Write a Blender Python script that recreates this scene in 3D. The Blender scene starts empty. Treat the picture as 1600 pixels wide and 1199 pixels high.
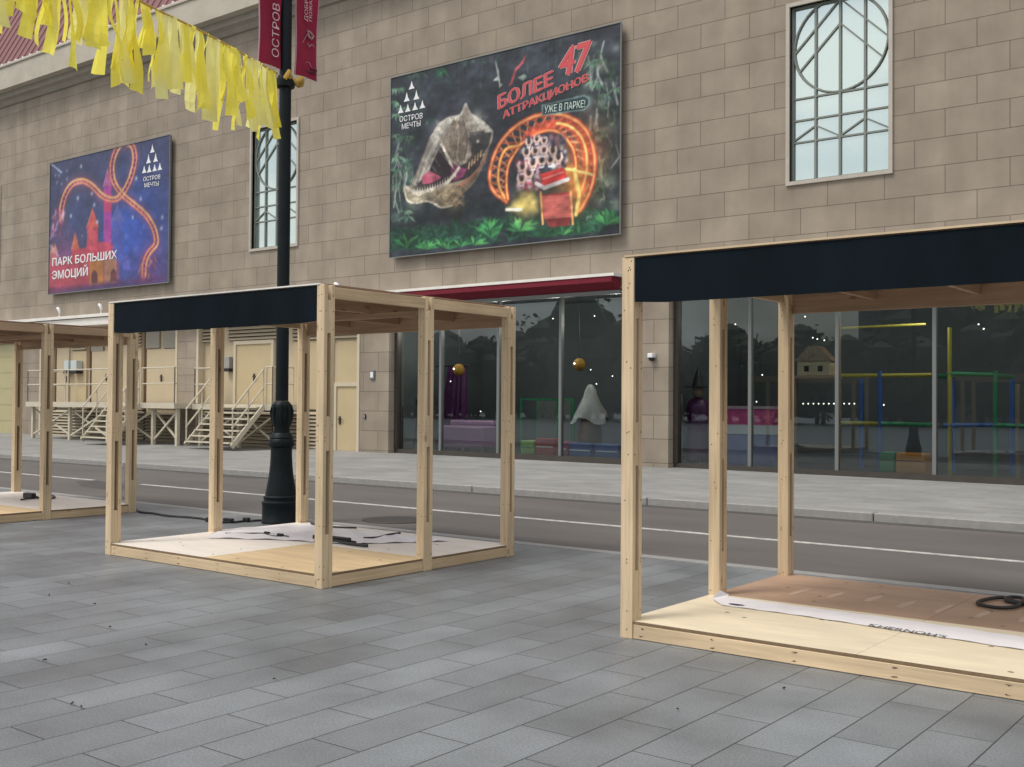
import bpy, math, random
import numpy as np
from mathutils import Vector, Matrix
R = math.radians
sc = bpy.context.scene
col = sc.collection

# ------------------------------------------------------------------ camera
FPX, YAW, PITCH, ROLL, EYE = 1707.95, -0.658934, 0.0176211, 0.0070488, 1.5
_f = Vector((math.sin(YAW)*math.cos(PITCH), math.cos(YAW)*math.cos(PITCH), math.sin(PITCH)))
_r = Vector((math.cos(YAW), -math.sin(YAW), 0)); _u = _r.cross(_f)
CR = math.cos(ROLL)*_r + math.sin(ROLL)*_u
CU = -math.sin(ROLL)*_r + math.cos(ROLL)*_u
cd = bpy.data.cameras.new("camera"); cam = bpy.data.objects.new("camera", cd); col.objects.link(cam)
m3 = Matrix((CR, CU, -_f)).transposed()
cam.matrix_world = Matrix.Translation((0, 0, EYE)) @ m3.to_4x4()
cd.sensor_width = 36; cd.lens = FPX/1600*36; cd.clip_start = .05; cd.clip_end = 2000
sc.camera = cam

# ------------------------------------------------------------------ sky, sun, exposure
SUN_EL, SUN_AZ = R(58), R(205)          # azimuth measured from +Y towards +X
world = bpy.data.worlds.new("World"); sc.world = world; world.use_nodes = True
nt = world.node_tree; nt.nodes.clear()
wo = nt.nodes.new('ShaderNodeOutputWorld'); bg = nt.nodes.new('ShaderNodeBackground')
sky = nt.nodes.new('ShaderNodeTexSky'); sky.sky_type = 'NISHITA'; sky.sun_disc = False
sky.sun_elevation = SUN_EL; sky.sun_rotation = SUN_AZ; sky.air_density = 1.2; sky.dust_density = 4.0; sky.ozone_density = 1
hs = nt.nodes.new('ShaderNodeHueSaturation'); hs.inputs['Saturation'].default_value = .6
tc = nt.nodes.new('ShaderNodeTexCoord'); mp = nt.nodes.new('ShaderNodeMapping'); mp.inputs['Scale'].default_value = (1, 1, 2.6)
cn = nt.nodes.new('ShaderNodeTexNoise'); cn.inputs['Scale'].default_value = 4.2; cn.inputs['Detail'].default_value = 6
cr = nt.nodes.new('ShaderNodeValToRGB')
cr.color_ramp.elements[0].position = .42; cr.color_ramp.elements[0].color = (0, 0, 0, 1)
cr.color_ramp.elements[1].position = .60; cr.color_ramp.elements[1].color = (1, 1, 1, 1)
cmx = nt.nodes.new('ShaderNodeMix'); cmx.data_type = 'RGBA'
cmx.inputs[7].default_value = (8.6, 8.5, 8.3, 1)
L = nt.links.new
L(tc.outputs['Generated'], mp.inputs[0]); L(mp.outputs[0], cn.inputs['Vector']); L(cn.outputs['Fac'], cr.inputs[0])
L(sky.outputs[0], hs.inputs['Color']); L(cr.outputs[0], cmx.inputs[0]); L(hs.outputs[0], cmx.inputs[6])
L(cmx.outputs[2], bg.inputs[0]); bg.inputs[1].default_value = .108; L(bg.outputs[0], wo.inputs[0])
sl = bpy.data.lights.new("sun", 'SUN'); sl.energy = 1.35; sl.angle = R(17); sl.color = (1, .95, .87)
so = bpy.data.objects.new("sun", sl); col.objects.link(so)
sd = Vector((math.sin(SUN_AZ)*math.cos(SUN_EL), math.cos(SUN_AZ)*math.cos(SUN_EL), math.sin(SUN_EL)))
so.rotation_euler = sd.to_track_quat('Z', 'Y').to_euler(); so.location = (0, -20, 30)
sc.view_settings.view_transform = 'Standard'; sc.view_settings.look = 'None'
sc.view_settings.exposure = 0.38; sc.view_settings.gamma = 1

# ------------------------------------------------------------------ measuring: photo pixel -> point on a real plane
def ray(x, y): return CR*((x-800)/FPX) + CU*(-(y-599.5)/FPX) + _f
EP = Vector((0, 0, EYE))
def gnd(x, y, z=0.0):
    d = ray(x, y); return EP + d*((z-EYE)/d.z)
def onY(x, y, Y):
    d = ray(x, y); return EP + d*(Y/d.y)
def onX(x, y, X):
    d = ray(x, y); return EP + d*(X/d.x)
def lin(c):
    c = c/255.0
    return c/12.92 if c <= .04045 else ((c+.055)/1.055)**2.4
def srgb(r, g, b, k=1.0): return (lin(r)*k, lin(g)*k, lin(b)*k)

# ------------------------------------------------------------------ helpers
class MB:
    def __init__(s): s.v = []; s.f = []; s.m = []
    def quad(s, a, b, c, d, mi=0):
        n = len(s.v); s.v += [tuple(a), tuple(b), tuple(c), tuple(d)]; s.f.append((n, n+1, n+2, n+3)); s.m.append(mi)
    def box(s, x0, x1, y0, y1, z0, z1, mi=0):
        x0, x1 = min(x0, x1), max(x0, x1); y0, y1 = min(y0, y1), max(y0, y1); z0, z1 = min(z0, z1), max(z0, z1)
        n = len(s.v)
        s.v += [(x0, y0, z0), (x1, y0, z0), (x1, y1, z0), (x0, y1, z0), (x0, y0, z1), (x1, y0, z1), (x1, y1, z1), (x0, y1, z1)]
        for f in ((3, 2, 1, 0), (4, 5, 6, 7), (0, 1, 5, 4), (1, 2, 6, 5), (2, 3, 7, 6), (3, 0, 4, 7)):
            s.f.append(tuple(n+i for i in f)); s.m.append(mi)
        return s
    def bar(s, p, q, w, h, mi=0, up=(0, 0, 1)):
        p, q = Vector(p), Vector(q); d = (q-p).normalized(); up = Vector(up)
        if abs(d.dot(up)) > .99: up = Vector((0, 1, 0))
        a = d.cross(up).normalized(); b = a.cross(d).normalized(); n = len(s.v)
        for e in (p, q):
            for i, j in ((-1, -1), (1, -1), (1, 1), (-1, 1)): s.v.append(tuple(e+a*(i*w/2)+b*(j*h/2)))
        for f in ((3, 2, 1, 0), (4, 5, 6, 7), (0, 1, 5, 4), (1, 2, 6, 5), (2, 3, 7, 6), (3, 0, 4, 7)):
            s.f.append(tuple(n+i for i in f)); s.m.append(mi)
        return s
    def tube(s, pts, r, n=8, mi=0, close=False):
        pts = [Vector(p) for p in pts]; base = len(s.v); N = len(pts); prev = None
        for i, p in enumerate(pts):
            if close: t = pts[(i+1) % N]-pts[i-1]
            else: t = pts[min(i+1, N-1)]-pts[max(i-1, 0)]
            t = t.normalized()
            if prev is None:
                u = Vector((0, 0, 1)) if abs(t.z) < .9 else Vector((0, 1, 0))
                a = t.cross(u).normalized()
            else: a = (prev-t*prev.dot(t)).normalized()
            prev = a; b = t.cross(a)
            rr = r[i] if isinstance(r, (list, tuple)) else r
            for k in range(n):
                an = 2*math.pi*k/n; s.v.append(tuple(p+a*(math.cos(an)*rr)+b*(math.sin(an)*rr)))
        for i in range(N if close else N-1):
            j = (i+1) % N
            for k in range(n):
                k2 = (k+1) % n
                s.f.append((base+i*n+k, base+i*n+k2, base+j*n+k2, base+j*n+k)); s.m.append(mi)
        if not close:
            s.f.append(tuple(base+k for k in range(n))[::-1]); s.m.append(mi)
            s.f.append(tuple(base+(N-1)*n+k for k in range(n))); s.m.append(mi)
        return s
    def lathe(s, prof, c=(0, 0, 0), n=24, mi=0, sq=1.0):
        base = len(s.v)
        for r, z in prof:
            for k in range(n):
                a = 2*math.pi*k/n; s.v.append((c[0]+r*math.cos(a), c[1]+r*math.sin(a)*sq, c[2]+z))
        for i in range(len(prof)-1):
            for k in range(n):
                k2 = (k+1) % n
                s.f.append((base+i*n+k, base+i*n+k2, base+(i+1)*n+k2, base+(i+1)*n+k)); s.m.append(mi)
        s.f.append(tuple(base+k for k in range(n))[::-1]); s.m.append(mi)
        s.f.append(tuple(base+(len(prof)-1)*n+k for k in range(n))); s.m.append(mi)
        return s
    def prism_y(s, poly, y0, y1, mi=0):      # poly in (x,z), counter-clockwise seen from -Y
        n = len(s.v); N = len(poly)
        for y in (y0, y1):
            for x, z in poly: s.v.append((x, y, z))
        s.f.append(tuple(n+i for i in range(N))); s.m.append(mi)
        s.f.append(tuple(n+N+i for i in range(N))[::-1]); s.m.append(mi)
        for i in range(N):
            j = (i+1) % N; s.f.append((n+j, n+i, n+N+i, n+N+j)); s.m.append(mi)
        return s
    def prism_x(s, poly, x0, x1, mi=0):      # poly in (y,z)
        n = len(s.v); N = len(poly)
        for x in (x0, x1):
            for y, z in poly: s.v.append((x, y, z))
        s.f.append(tuple(n+i for i in range(N))[::-1]); s.m.append(mi)
        s.f.append(tuple(n+N+i for i in range(N))); s.m.append(mi)
        for i in range(N):
            j = (i+1) % N; s.f.append((n+i, n+j, n+N+j, n+N+i)); s.m.append(mi)
        return s
    def build(s, name, mats, parent=None, smooth=False, bevel=0):
        me = bpy.data.meshes.new(name); me.from_pydata(s.v, [], s.f)
        if not isinstance(mats, (list, tuple)): mats = [mats]
        for m in mats: me.materials.append(m)
        me.polygons.foreach_set('material_index', s.m)
        if smooth:
            me.polygons.foreach_set('use_smooth', [True]*len(s.f))
        me.update()
        o = bpy.data.objects.new(name, me); col.objects.link(o)
        if parent: o.parent = parent
        if smooth:
            e = o.modifiers.new('split', 'EDGE_SPLIT'); e.split_angle = R(40)
        if bevel:
            b = o.modifiers.new('bevel', 'BEVEL'); b.width = bevel; b.segments = 1; b.limit_method = 'WEIGHT'
            wt = me.attributes.new('bevel_weight_edge', 'FLOAT', 'EDGE'); ek = {}
            for f, mi in zip(s.f, s.m):
                for q in range(len(f)): e = tuple(sorted((f[q], f[(q+1) % len(f)]))); ek[e] = ek.get(e, True) and mi == 0
            wt.data.foreach_set('value', [1.0 if ek.get(tuple(sorted(e.vertices)), False) else 0.0 for e in me.edges])
        return o
def tag(o, label, cat, group=None, kind=None):
    if label: o['label'] = label
    if cat: o['category'] = cat
    if group: o['group'] = group
    if kind: o['kind'] = kind
    return o
def thing(name, label, cat, loc=(0, 0, 0), group=None):
    o = bpy.data.objects.new(name, None); col.objects.link(o); o.location = loc; o.empty_display_size = .3
    return tag(o, label, cat, group)
def struct(o): o['kind'] = 'structure'; return o

def mat(name, c, rough=.7, var=.0, scale=4.0, stretch=(1, 1, 1), bump=0.0, metal=0.0, spec=.5, fine=0.0, coord='Object', c2=None, detail=6):
    m = bpy.data.materials.new(name); m.use_nodes = True; t = m.node_tree; b = t.nodes['Principled BSDF']
    b.inputs['Roughness'].default_value = rough; b.inputs['Metallic'].default_value = metal
    b.inputs['Specular IOR Level'].default_value = spec
    if var == 0 and bump == 0:
        b.inputs['Base Color'].default_value = (*c, 1); return m
    tc = t.nodes.new('ShaderNodeTexCoord'); mp = t.nodes.new('ShaderNodeMapping'); mp.inputs['Scale'].default_value = stretch
    oi = t.nodes.new('ShaderNodeObjectInfo'); ad = t.nodes.new('ShaderNodeVectorMath'); ad.operation = 'MULTIPLY_ADD'
    ad.inputs[1].default_value = (17, 31, 23)
    t.links.new(oi.outputs['Random'], ad.inputs[0]); t.links.new(tc.outputs[coord], ad.inputs[2])
    t.links.new(ad.outputs[0], mp.inputs[0])
    nz = t.nodes.new('ShaderNodeTexNoise'); nz.inputs['Scale'].default_value = scale; nz.inputs['Detail'].default_value = detail; nz.inputs['Roughness'].default_value = .62
    t.links.new(mp.outputs[0], nz.inputs['Vector'])
    rp = t.nodes.new('ShaderNodeValToRGB'); rp.color_ramp.elements[0].position = .3; rp.color_ramp.elements[1].position = .7
    lo = c2 if c2 else tuple(max(0, x*(1-var)) for x in c); hi = tuple(x*(1+var*.6) for x in c)
    rp.color_ramp.elements[0].color = (*lo, 1); rp.color_ramp.elements[1].color = (*hi, 1)
    t.links.new(nz.outputs['Fac'], rp.inputs[0]); t.links.new(rp.outputs[0], b.inputs['Base Color'])
    if bump:
        bp = t.nodes.new('ShaderNodeBump'); bp.inputs['Strength'].default_value = bump; bp.inputs['Distance'].default_value = .01
        t.links.new(nz.outputs['Fac'], bp.inputs['Height']); t.links.new(bp.outputs[0], b.inputs['Normal'])
    return m

def brick_mat(name, c1, c2, mortar, bw, rh, msize, vec, off, rough=.75, mott=.12, mscale=1.2, fine=60., finev=.06, bump=.3, streak=None, spec=.4):
    """stone in courses: vec picks which object axes run along the course and across it"""
    m = bpy.data.materials.new(name); m.use_nodes = True; t = m.node_tree; b = t.nodes['Principled BSDF']; l = t.links.new
    b.inputs['Roughness'].default_value = rough; b.inputs['Specular IOR Level'].default_value = spec
    tc = t.nodes.new('ShaderNodeTexCoord'); sp = t.nodes.new('ShaderNodeSeparateXYZ'); cb = t.nodes.new('ShaderNodeCombineXYZ')
    l(tc.outputs['Object'], sp.inputs[0]); l(sp.outputs[vec[0]], cb.inputs[0]); l(sp.outputs[vec[1]], cb.inputs[1])
    ad = t.nodes.new('ShaderNodeVectorMath'); ad.operation = 'ADD'; ad.inputs[1].default_value = (*off, 0); l(cb.outputs[0], ad.inputs[0])
    br = t.nodes.new('ShaderNodeTexBrick'); br.offset = .5; br.offset_frequency = 2; br.squash = 1
    br.inputs['Scale'].default_value = 1; br.inputs['Brick Width'].default_value = bw; br.inputs['Row Height'].default_value = rh
    br.inputs['Mortar Size'].default_value = msize; br.inputs['Mortar Smooth'].default_value = .2; br.inputs['Bias'].default_value = 0
    br.inputs['Color1'].default_value = (*c1, 1); br.inputs['Color2'].default_value = (*c2, 1); br.inputs['Mortar'].default_value = (*mortar, 1)
    l(ad.outputs[0], br.inputs['Vector'])
    n1 = t.nodes.new('ShaderNodeTexNoise'); n1.inputs['Scale'].default_value = mscale; n1.inputs['Detail'].default_value = 5; l(tc.outputs['Object'], n1.inputs['Vector'])
    n2 = t.nodes.new('ShaderNodeTexNoise'); n2.inputs['Scale'].default_value = fine; n2.inputs['Detail'].default_value = 3; l(tc.outputs['Object'], n2.inputs['Vector'])
    def gain(n, v):
        r = t.nodes.new('ShaderNodeMapRange'); r.inputs[1].default_value = .3; r.inputs[2].default_value = .7
        r.inputs[3].default_value = 1-v; r.inputs[4].default_value = 1+v; l(n.outputs['Fac'], r.inputs[0]); return r
    g1, g2 = gain(n1, mott), gain(n2, finev)
    mu = t.nodes.new('ShaderNodeMath'); mu.operation = 'MULTIPLY'; l(g1.outputs[0], mu.inputs[0]); l(g2.outputs[0], mu.inputs[1])
    if streak:
        m3_ = t.nodes.new('ShaderNodeMapping'); m3_.inputs['Scale'].default_value = streak; l(tc.outputs['Object'], m3_.inputs[0])
        n3 = t.nodes.new('ShaderNodeTexNoise'); n3.inputs['Scale'].default_value = 1; n3.inputs['Detail'].default_value = 4; l(m3_.outputs[0], n3.inputs['Vector'])
        g3 = gain(n3, .10); mu2 = t.nodes.new('ShaderNodeMath'); mu2.operation = 'MULTIPLY'; l(mu.outputs[0], mu2.inputs[0]); l(g3.outputs[0], mu2.inputs[1]); mu = mu2
    vm = t.nodes.new('ShaderNodeVectorMath'); vm.operation = 'SCALE'; l(br.outputs['Color'], vm.inputs[0]); l(mu.outputs[0], vm.inputs['Scale'])
    l(vm.outputs[0], b.inputs['Base Color'])
    hgt = t.nodes.new('ShaderNodeMath'); hgt.operation = 'MULTIPLY_ADD'; hgt.inputs[1].default_value = -1.0
    sm = t.nodes.new('ShaderNodeMath'); sm.operation = 'MULTIPLY'; sm.inputs[1].default_value = .35; l(n2.outputs['Fac'], sm.inputs[0])
    l(br.outputs['Fac'], hgt.inputs[0]); l(sm.outputs[0], hgt.inputs[2])
    bp = t.nodes.new('ShaderNodeBump'); bp.inputs['Strength'].default_value = bump; bp.inputs['Distance'].default_value = .006
    l(hgt.outputs[0], bp.inputs['Height']); l(bp.outputs[0], b.inputs['Normal'])
    return m

def glass_mat(name, tint, ior, gloss=(1, 1, 1), base=None):
    m = bpy.data.materials.new(name); m.use_nodes = True; t = m.node_tree; t.nodes.clear(); l = t.links.new
    o = t.nodes.new('ShaderNodeOutputMaterial'); mx = t.nodes.new('ShaderNodeMixShader'); g = t.nodes.new('ShaderNodeBsdfGlossy')
    g.inputs['Roughness'].default_value = .01; g.inputs['Color'].default_value = (*gloss, 1)
    if base:
        a = t.nodes.new('ShaderNodeBsdfDiffuse'); a.inputs['Color'].default_value = (*base, 1)
    else:
        a = t.nodes.new('ShaderNodeBsdfTransparent'); a.inputs['Color'].default_value = (*tint, 1)
    if isinstance(ior, tuple): mx.inputs[0].default_value = ior[0]
    else:
        f = t.nodes.new('ShaderNodeFresnel'); f.inputs['IOR'].default_value = ior; l(f.outputs[0], mx.inputs[0])
    l(a.outputs[0], mx.inputs[1]); l(g.outputs[0], mx.inputs[2]); l(mx.outputs[0], o.inputs['Surface'])
    return m
def cloth_mat(name, c, trans=.35, var=.12):
    m = mat(name, c, .85, var, 6.0); t = m.node_tree; b = t.nodes['Principled BSDF']; o = t.nodes['Material Output']
    tr = t.nodes.new('ShaderNodeBsdfTranslucent'); tr.inputs['Color'].default_value = (*c, 1); mx = t.nodes.new('ShaderNodeMixShader'); mx.inputs[0].default_value = trans
    t.links.new(b.outputs[0], mx.inputs[1]); t.links.new(tr.outputs[0], mx.inputs[2]); t.links.new(mx.outputs[0], o.inputs['Surface'])
    return m
def emit_mat(name, c, s):
    m = bpy.data.materials.new(name); m.use_nodes = True; b = m.node_tree.nodes['Principled BSDF']
    b.inputs['Base Color'].default_value = (*c, 1); b.inputs['Emission Color'].default_value = (*c, 1); b.inputs['Emission Strength'].default_value = s
    return m
def wood_mat(name, c, axis, var=.22, rough=.62):
    """sawn pine with the grain along one axis, a few knots"""
    st = [22, 22, 22]; st[axis] = .9
    m = mat(name, c, rough, var, 1.6, tuple(st), .12, spec=.3); t = m.node_tree; b = t.nodes['Principled BSDF']; l = t.links.new
    src = b.inputs['Base Color'].links[0].from_socket
    tc = [n for n in t.nodes if n.type == 'VECT_MATH'][0]
    big = t.nodes.new('ShaderNodeTexNoise'); big.inputs['Scale'].default_value = 1.3; l(tc.outputs[0], big.inputs['Vector'])
    bm = t.nodes.new('ShaderNodeMapRange'); bm.inputs[1].default_value = .35; bm.inputs[2].default_value = .65; bm.inputs[3].default_value = .86; bm.inputs[4].default_value = 1.08
    l(big.outputs['Fac'], bm.inputs[0])
    oi = [n for n in t.nodes if n.type == 'OBJECT_INFO'][0]
    om = t.nodes.new('ShaderNodeMapRange'); om.inputs[3].default_value = .9; om.inputs[4].default_value = 1.06; l(oi.outputs['Random'], om.inputs[0])
    mm = t.nodes.new('ShaderNodeMath'); mm.operation = 'MULTIPLY'; l(bm.outputs[0], mm.inputs[0]); l(om.outputs[0], mm.inputs[1])
    sc_ = t.nodes.new('ShaderNodeVectorMath'); sc_.operation = 'SCALE'; l(src, sc_.inputs[0]); l(mm.outputs[0], sc_.inputs['Scale'])
    kst = [5.5, 5.5, 5.5]; kst[axis] = 2.4
    kp = t.nodes.new('ShaderNodeMapping'); kp.inputs['Scale'].default_value = kst; l(tc.outputs[0], kp.inputs[0])
    vo = t.nodes.new('ShaderNodeTexVoronoi'); vo.inputs['Scale'].default_value = 1; l(kp.outputs[0], vo.inputs['Vector'])
    kr = t.nodes.new('ShaderNodeMapRange'); kr.inputs[1].default_value = .05; kr.inputs[2].default_value = .11; kr.inputs[3].default_value = .75; kr.inputs[4].default_value = 0
    l(vo.outputs['Distance'], kr.inputs[0])
    kx = t.nodes.new('ShaderNodeMix'); kx.data_type = 'RGBA'; l(kr.outputs[0], kx.inputs[0]); l(sc_.outputs[0], kx.inputs[6])
    kx.inputs[7].default_value = (c[0]*.42, c[1]*.32, c[2]*.24, 1); l(kx.outputs[2], b.inputs['Base Color'])
    return m

# ------------------------------------------------------------------ materials
M = {}
M['stone'] = brick_mat('facade_stone', (.322, .274, .219), (.282, .238, .188), (.155, .129, .103), 1.122, .5225, .009, (0, 2), (6.017-.561, -7.523+.5225*40), .8, .12, 1.6, 40, .05, .35, streak=(1.6, 1.6, .16))
M['paving'] = brick_mat('granite_paving', (.200, .220, .237), (.155, .168, .179), (.045, .047, .05), .75, .30, .0042, (1, 0), (-2.58-.375, 4.29), .42, .26, 1.3, 90, .24, .4, streak=(.5, .12, 1), spec=.5)
M['pave2'] = brick_mat('pavement_slabs', (.30, .30, .29), (.25, .25, .245), (.15, .15, .15), .6, .3, .004, (0, 1), (0, 0), .7, .14, .8, 80, .10, .2)
M['asphalt'] = mat('asphalt', (.118, .109, .102), .85, .22, .55, (.5, 1.6, 1), .25, detail=10)
M['kerb'] = mat('kerb_granite', (.30, .296, .288), .7, .14, 9, bump=.1)
M['line'] = mat('worn_line_paint', (.62, .61, .58), .7, .1, 9, c2=(.30, .29, .275))
M['wood_x'] = wood_mat('pine_along_x', (.68, .525, .34), 0)
M['wood_y'] = wood_mat('pine_along_y', (.63, .475, .30), 1)
M['wood_z'] = wood_mat('pine_along_z', (.68, .53, .345), 2)
M['ply'] = mat('pale_plywood', (.80, .70, .52), .55, .13, 1.4, (1.2, 5, 1), .03, spec=.3)
M['ply_pale'] = mat('whitish_plywood', (.84, .78, .71), .55, .08, 1.2, (1.4, 5, 1), .02, spec=.3)
M['ply_amber'] = mat('amber_plywood', (.74, .565, .34), .5, .16, 1.5, (1.2, 6, 1), .03, spec=.3)
M['ply_red'] = mat('red_brown_plywood', (.47, .31, .215), .5, .18, 1.3, (1.1, 3, 1), .03, spec=.3)
M['ply_worn'] = mat('worn_plywood_patch', (.60, .44, .33), .55, .14, 6)
M['ply_edge'] = mat('plywood_edge', (.22, .15, .085), .7, .2, 30)
M['dark_gap'] = mat('dark_timber_gap', (.21, .145, .085), .9)
M['screw'] = mat('dark_screw_head', (.06, .05, .045), .5, metal=.4)
M['fascia'] = mat('black_navy_fabric', (.0035, .0085, .0135), .8, .4, 2.2, (1, 1, .5), bump=.35, spec=.12)
M['white_film'] = mat('white_film', (.88, .86, .89), .45, .06, 5)
M['white_trim'] = mat('white_metal_trim', (.80, .77, .72), .5, .08, 4)
M['lamp'] = mat('black_green_cast_iron', (.0045, .0095, .0125), .5, .3, 7, bump=.05, spec=.22)
M['black'] = mat('black_rubber', (.014, .014, .015), .5)
M['red_awning'] = cloth_mat('dark_red_awning', (.20, .012, .03), .12)
M['banner_red'] = cloth_mat('crimson_banner', (.33, .016, .055), .15, .14)
M['banner_pink'] = cloth_mat('banner_edge_pink', (.62, .35, .42), .2)
M['yellow'] = cloth_mat('yellow_ribbon', (.95, .87, .16), .6, .1)
M['yellow2'] = cloth_mat('pale_yellow_ribbon', (.95, .91, .40), .6, .1)
M['cord'] = mat('ochre_cord', (.55, .36, .08), .8)
M['beige'] = mat('beige_service_paint', (.50, .415, .28), .55, .06, 2)
M['beige2'] = mat('pale_beige_frame', (.57, .50, .38), .5, .05, 3)
M['beige3'] = mat('yellow_beige_door', (.52, .42, .25), .5, .05, 2)
M['garage'] = mat('yellow_green_door_paint', (.44, .40, .22), .55, .05, 2)
M['greypane'] = mat('grey_glass_film', (.24, .22, .18), .25, .08, 2)
M['louv'] = mat('louver_slats', (.42, .36, .26), .5)
M['dark'] = mat('dark_recess', (.05, .043, .035), .9)
M['bronze'] = mat('dark_bronze_frame', (.055, .048, .040), .45, .15, 5)
M['mull'] = mat('grey_mullion', (.17, .18, .175), .4)
M['trac'] = mat('green_grey_window_bars', (.21, .235, .21), .5)
M['winframe'] = mat('window_surround', (.46, .42, .36), .55, .08, 5)
M['glass'] = glass_mat('storefront_glass', (.76, .81, .82), 1.92, (.84, .97, 1.0))
M['clear'] = glass_mat('clear_inner_glass', (.97, .98, .98), (0.0,))
M['winglass'] = glass_mat('mirror_window_glass', None, (.66,), (.72, .83, .81), (.30, .37, .37))
M['roof'] = mat('maroon_metal_roof', (.19, .065, .065), .45, .18, 6)
M['cornice'] = mat('pale_cornice', (.47, .43, .355), .7, .12, 1.5, bump=.05)
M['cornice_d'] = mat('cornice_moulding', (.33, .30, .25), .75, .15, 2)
M['metal'] = mat('galvanised_cream_metal', (.58, .53, .42), .5, .1, 9)
M['steel'] = mat('grey_steel', (.35, .36, .36), .4, .1, 9, metal=.3)
M['bb_side'] = mat('billboard_frame', (.20, .21, .20), .5)
M['bb_back_shade'] = mat('billboard_back_shade', (.05, .05, .05), .7)
M['ink_white'] = mat('white_print', (.80, .80, .82), .5)
M['ink_red'] = mat('red_print', (.60, .075, .085), .5)
M['ink_edge'] = mat('pale_pink_print', (.55, .36, .38), .5)
M['ink_teal'] = mat('teal_print', (.04, .09, .095), .5)
M['ink_mint'] = mat('mint_print', (.55, .68, .62), .5)
M['ink_dark'] = mat('dark_print', (.03, .03, .05), .5)
M['ink_maroon'] = mat('maroon_print', (.10, .005, .018), .5)
M['ink_pale'] = mat('pale_rose_print', (.66, .50, .53), .5)
M['iron'] = mat('cast_iron_cover', (.045, .043, .042), .6, .2, 20, bump=.2)
M['leaf_dry'] = mat('dry_leaf', (.05, .04, .035), .8)
M['leaves'] = mat('dark_foliage', (.045, .065, .04), .8, .5, 3)
M['trunk'] = mat('bark', (.06, .045, .035), .9, .3, 6)
M['room'] = mat('dim_room_wall', (.12, .135, .145), .85, .2, .6)
M['roomfloor'] = mat('room_floor', (.10, .095, .09), .5, .2, 1)
M['bulb'] = emit_mat('lit_bulb', (1, .93, .8), 2.6)
def paint(n, c, r=.45, v=.08): M[n] = mat(n, c, r, v, 3); return M[n]
paint('toy_yellow', (.45, .40, .07)); paint('toy_green', (.05, .30, .14)); paint('toy_blue', (.05, .14, .45)); paint('toy_orange', (.70, .30, .05))
paint('toy_pink', (.55, .09, .25)); paint('toy_mauve', (.48, .24, .44)); paint('toy_red', (.50, .06, .07)); paint('toy_lime', (.40, .62, .16))
paint('lilac_blue', (.20, .24, .50)); paint('deep_purple', (.085, .012, .085)); paint('ghost_white', (.66, .64, .62)); paint('brown_cloth', (.22, .11, .05))
paint('pumpkin', (.40, .21, .02), .65); paint('toy_wood', (.30, .22, .16)); paint('distant_wall', (.22, .22, .22))

M['pale_box'] = mat('pale_grey_enamel', (.52, .57, .58), .4, .06, 5)
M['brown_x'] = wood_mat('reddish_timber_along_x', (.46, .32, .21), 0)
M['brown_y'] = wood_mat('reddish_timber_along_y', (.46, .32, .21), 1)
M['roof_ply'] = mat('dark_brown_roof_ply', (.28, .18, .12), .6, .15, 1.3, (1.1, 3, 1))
# ------------------------------------------------------------------ text
def text_mesh(s, bold=0.0, shear=0.0):
    cu = bpy.data.curves.new('t', 'FONT'); cu.body = s; cu.size = 1; cu.offset = bold; cu.shear = shear; cu.resolution_u = 3
    ob = bpy.data.objects.new('t', cu); col.objects.link(ob)
    dg = bpy.context.evaluated_depsgraph_get(); dg.update(); ev = ob.evaluated_get(dg); me = ev.to_mesh()
    V = np.array([v.co[:] for v in me.vertices]); F = [tuple(p.vertices) for p in me.polygons]
    ev.to_mesh_clear(); bpy.data.objects.remove(ob); bpy.data.curves.remove(cu)
    return V, F
def lettering(mb, s, P0, P1, H, N, mi=0, bold=.02, shear=0., proud=.004, cap=.73):
    """letters with their base line from P0 to P1, cap height vector H, standing off the surface along N"""
    rev = s.startswith('Э')                     # the built-in letter fills badly: draw it as a mirrored C with a bar
    V, F = text_mesh(('С'+s[1:]) if rev else s, 0, shear); P0, P1, H, N = Vector(P0), Vector(P1), Vector(H), Vector(N)
    if rev:
        V1, _ = text_mesh('С', 0, shear); m_ = V[:, 0] <= V1[:, 0].max()+.004; lo_, hi_ = V[m_, 0].min(), V[m_, 0].max()
        V[m_, 0] = lo_+hi_-V[m_, 0]; n0 = len(V); xm = (lo_+hi_)/2
        V = np.vstack([V, [[xm-.1, .335, 0], [hi_-.05, .335, 0], [hi_-.05, .405, 0], [xm-.1, .405, 0]]]); F = F+[(n0, n0+1, n0+2, n0+3)]
    x0, x1 = V[:, 0].min(), V[:, 0].max()
    for k, (dx, dy) in enumerate(((0, 0),) if bold <= 0 else ((-1, 0), (1, 0), (0, .6), (0, -.6), (0, 0))):
        Q = []
        for v in V:
            p = P0 + (P1-P0)*((v[0]+dx*bold-x0)/(x1-x0)) + H*((v[1]+dy*bold)/cap) + N*(proud+.0012*k)
            Q.append(p)
        for fi, f in enumerate(F):               # every facet on its own level, so that overlapping strokes never share a plane
            base = len(mb.v); mb.v += [tuple(Q[i]+N*(.00012*(fi % 9))) for i in f]; mb.f.append(tuple(range(base, base+len(f)))); mb.m.append(mi)

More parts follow.
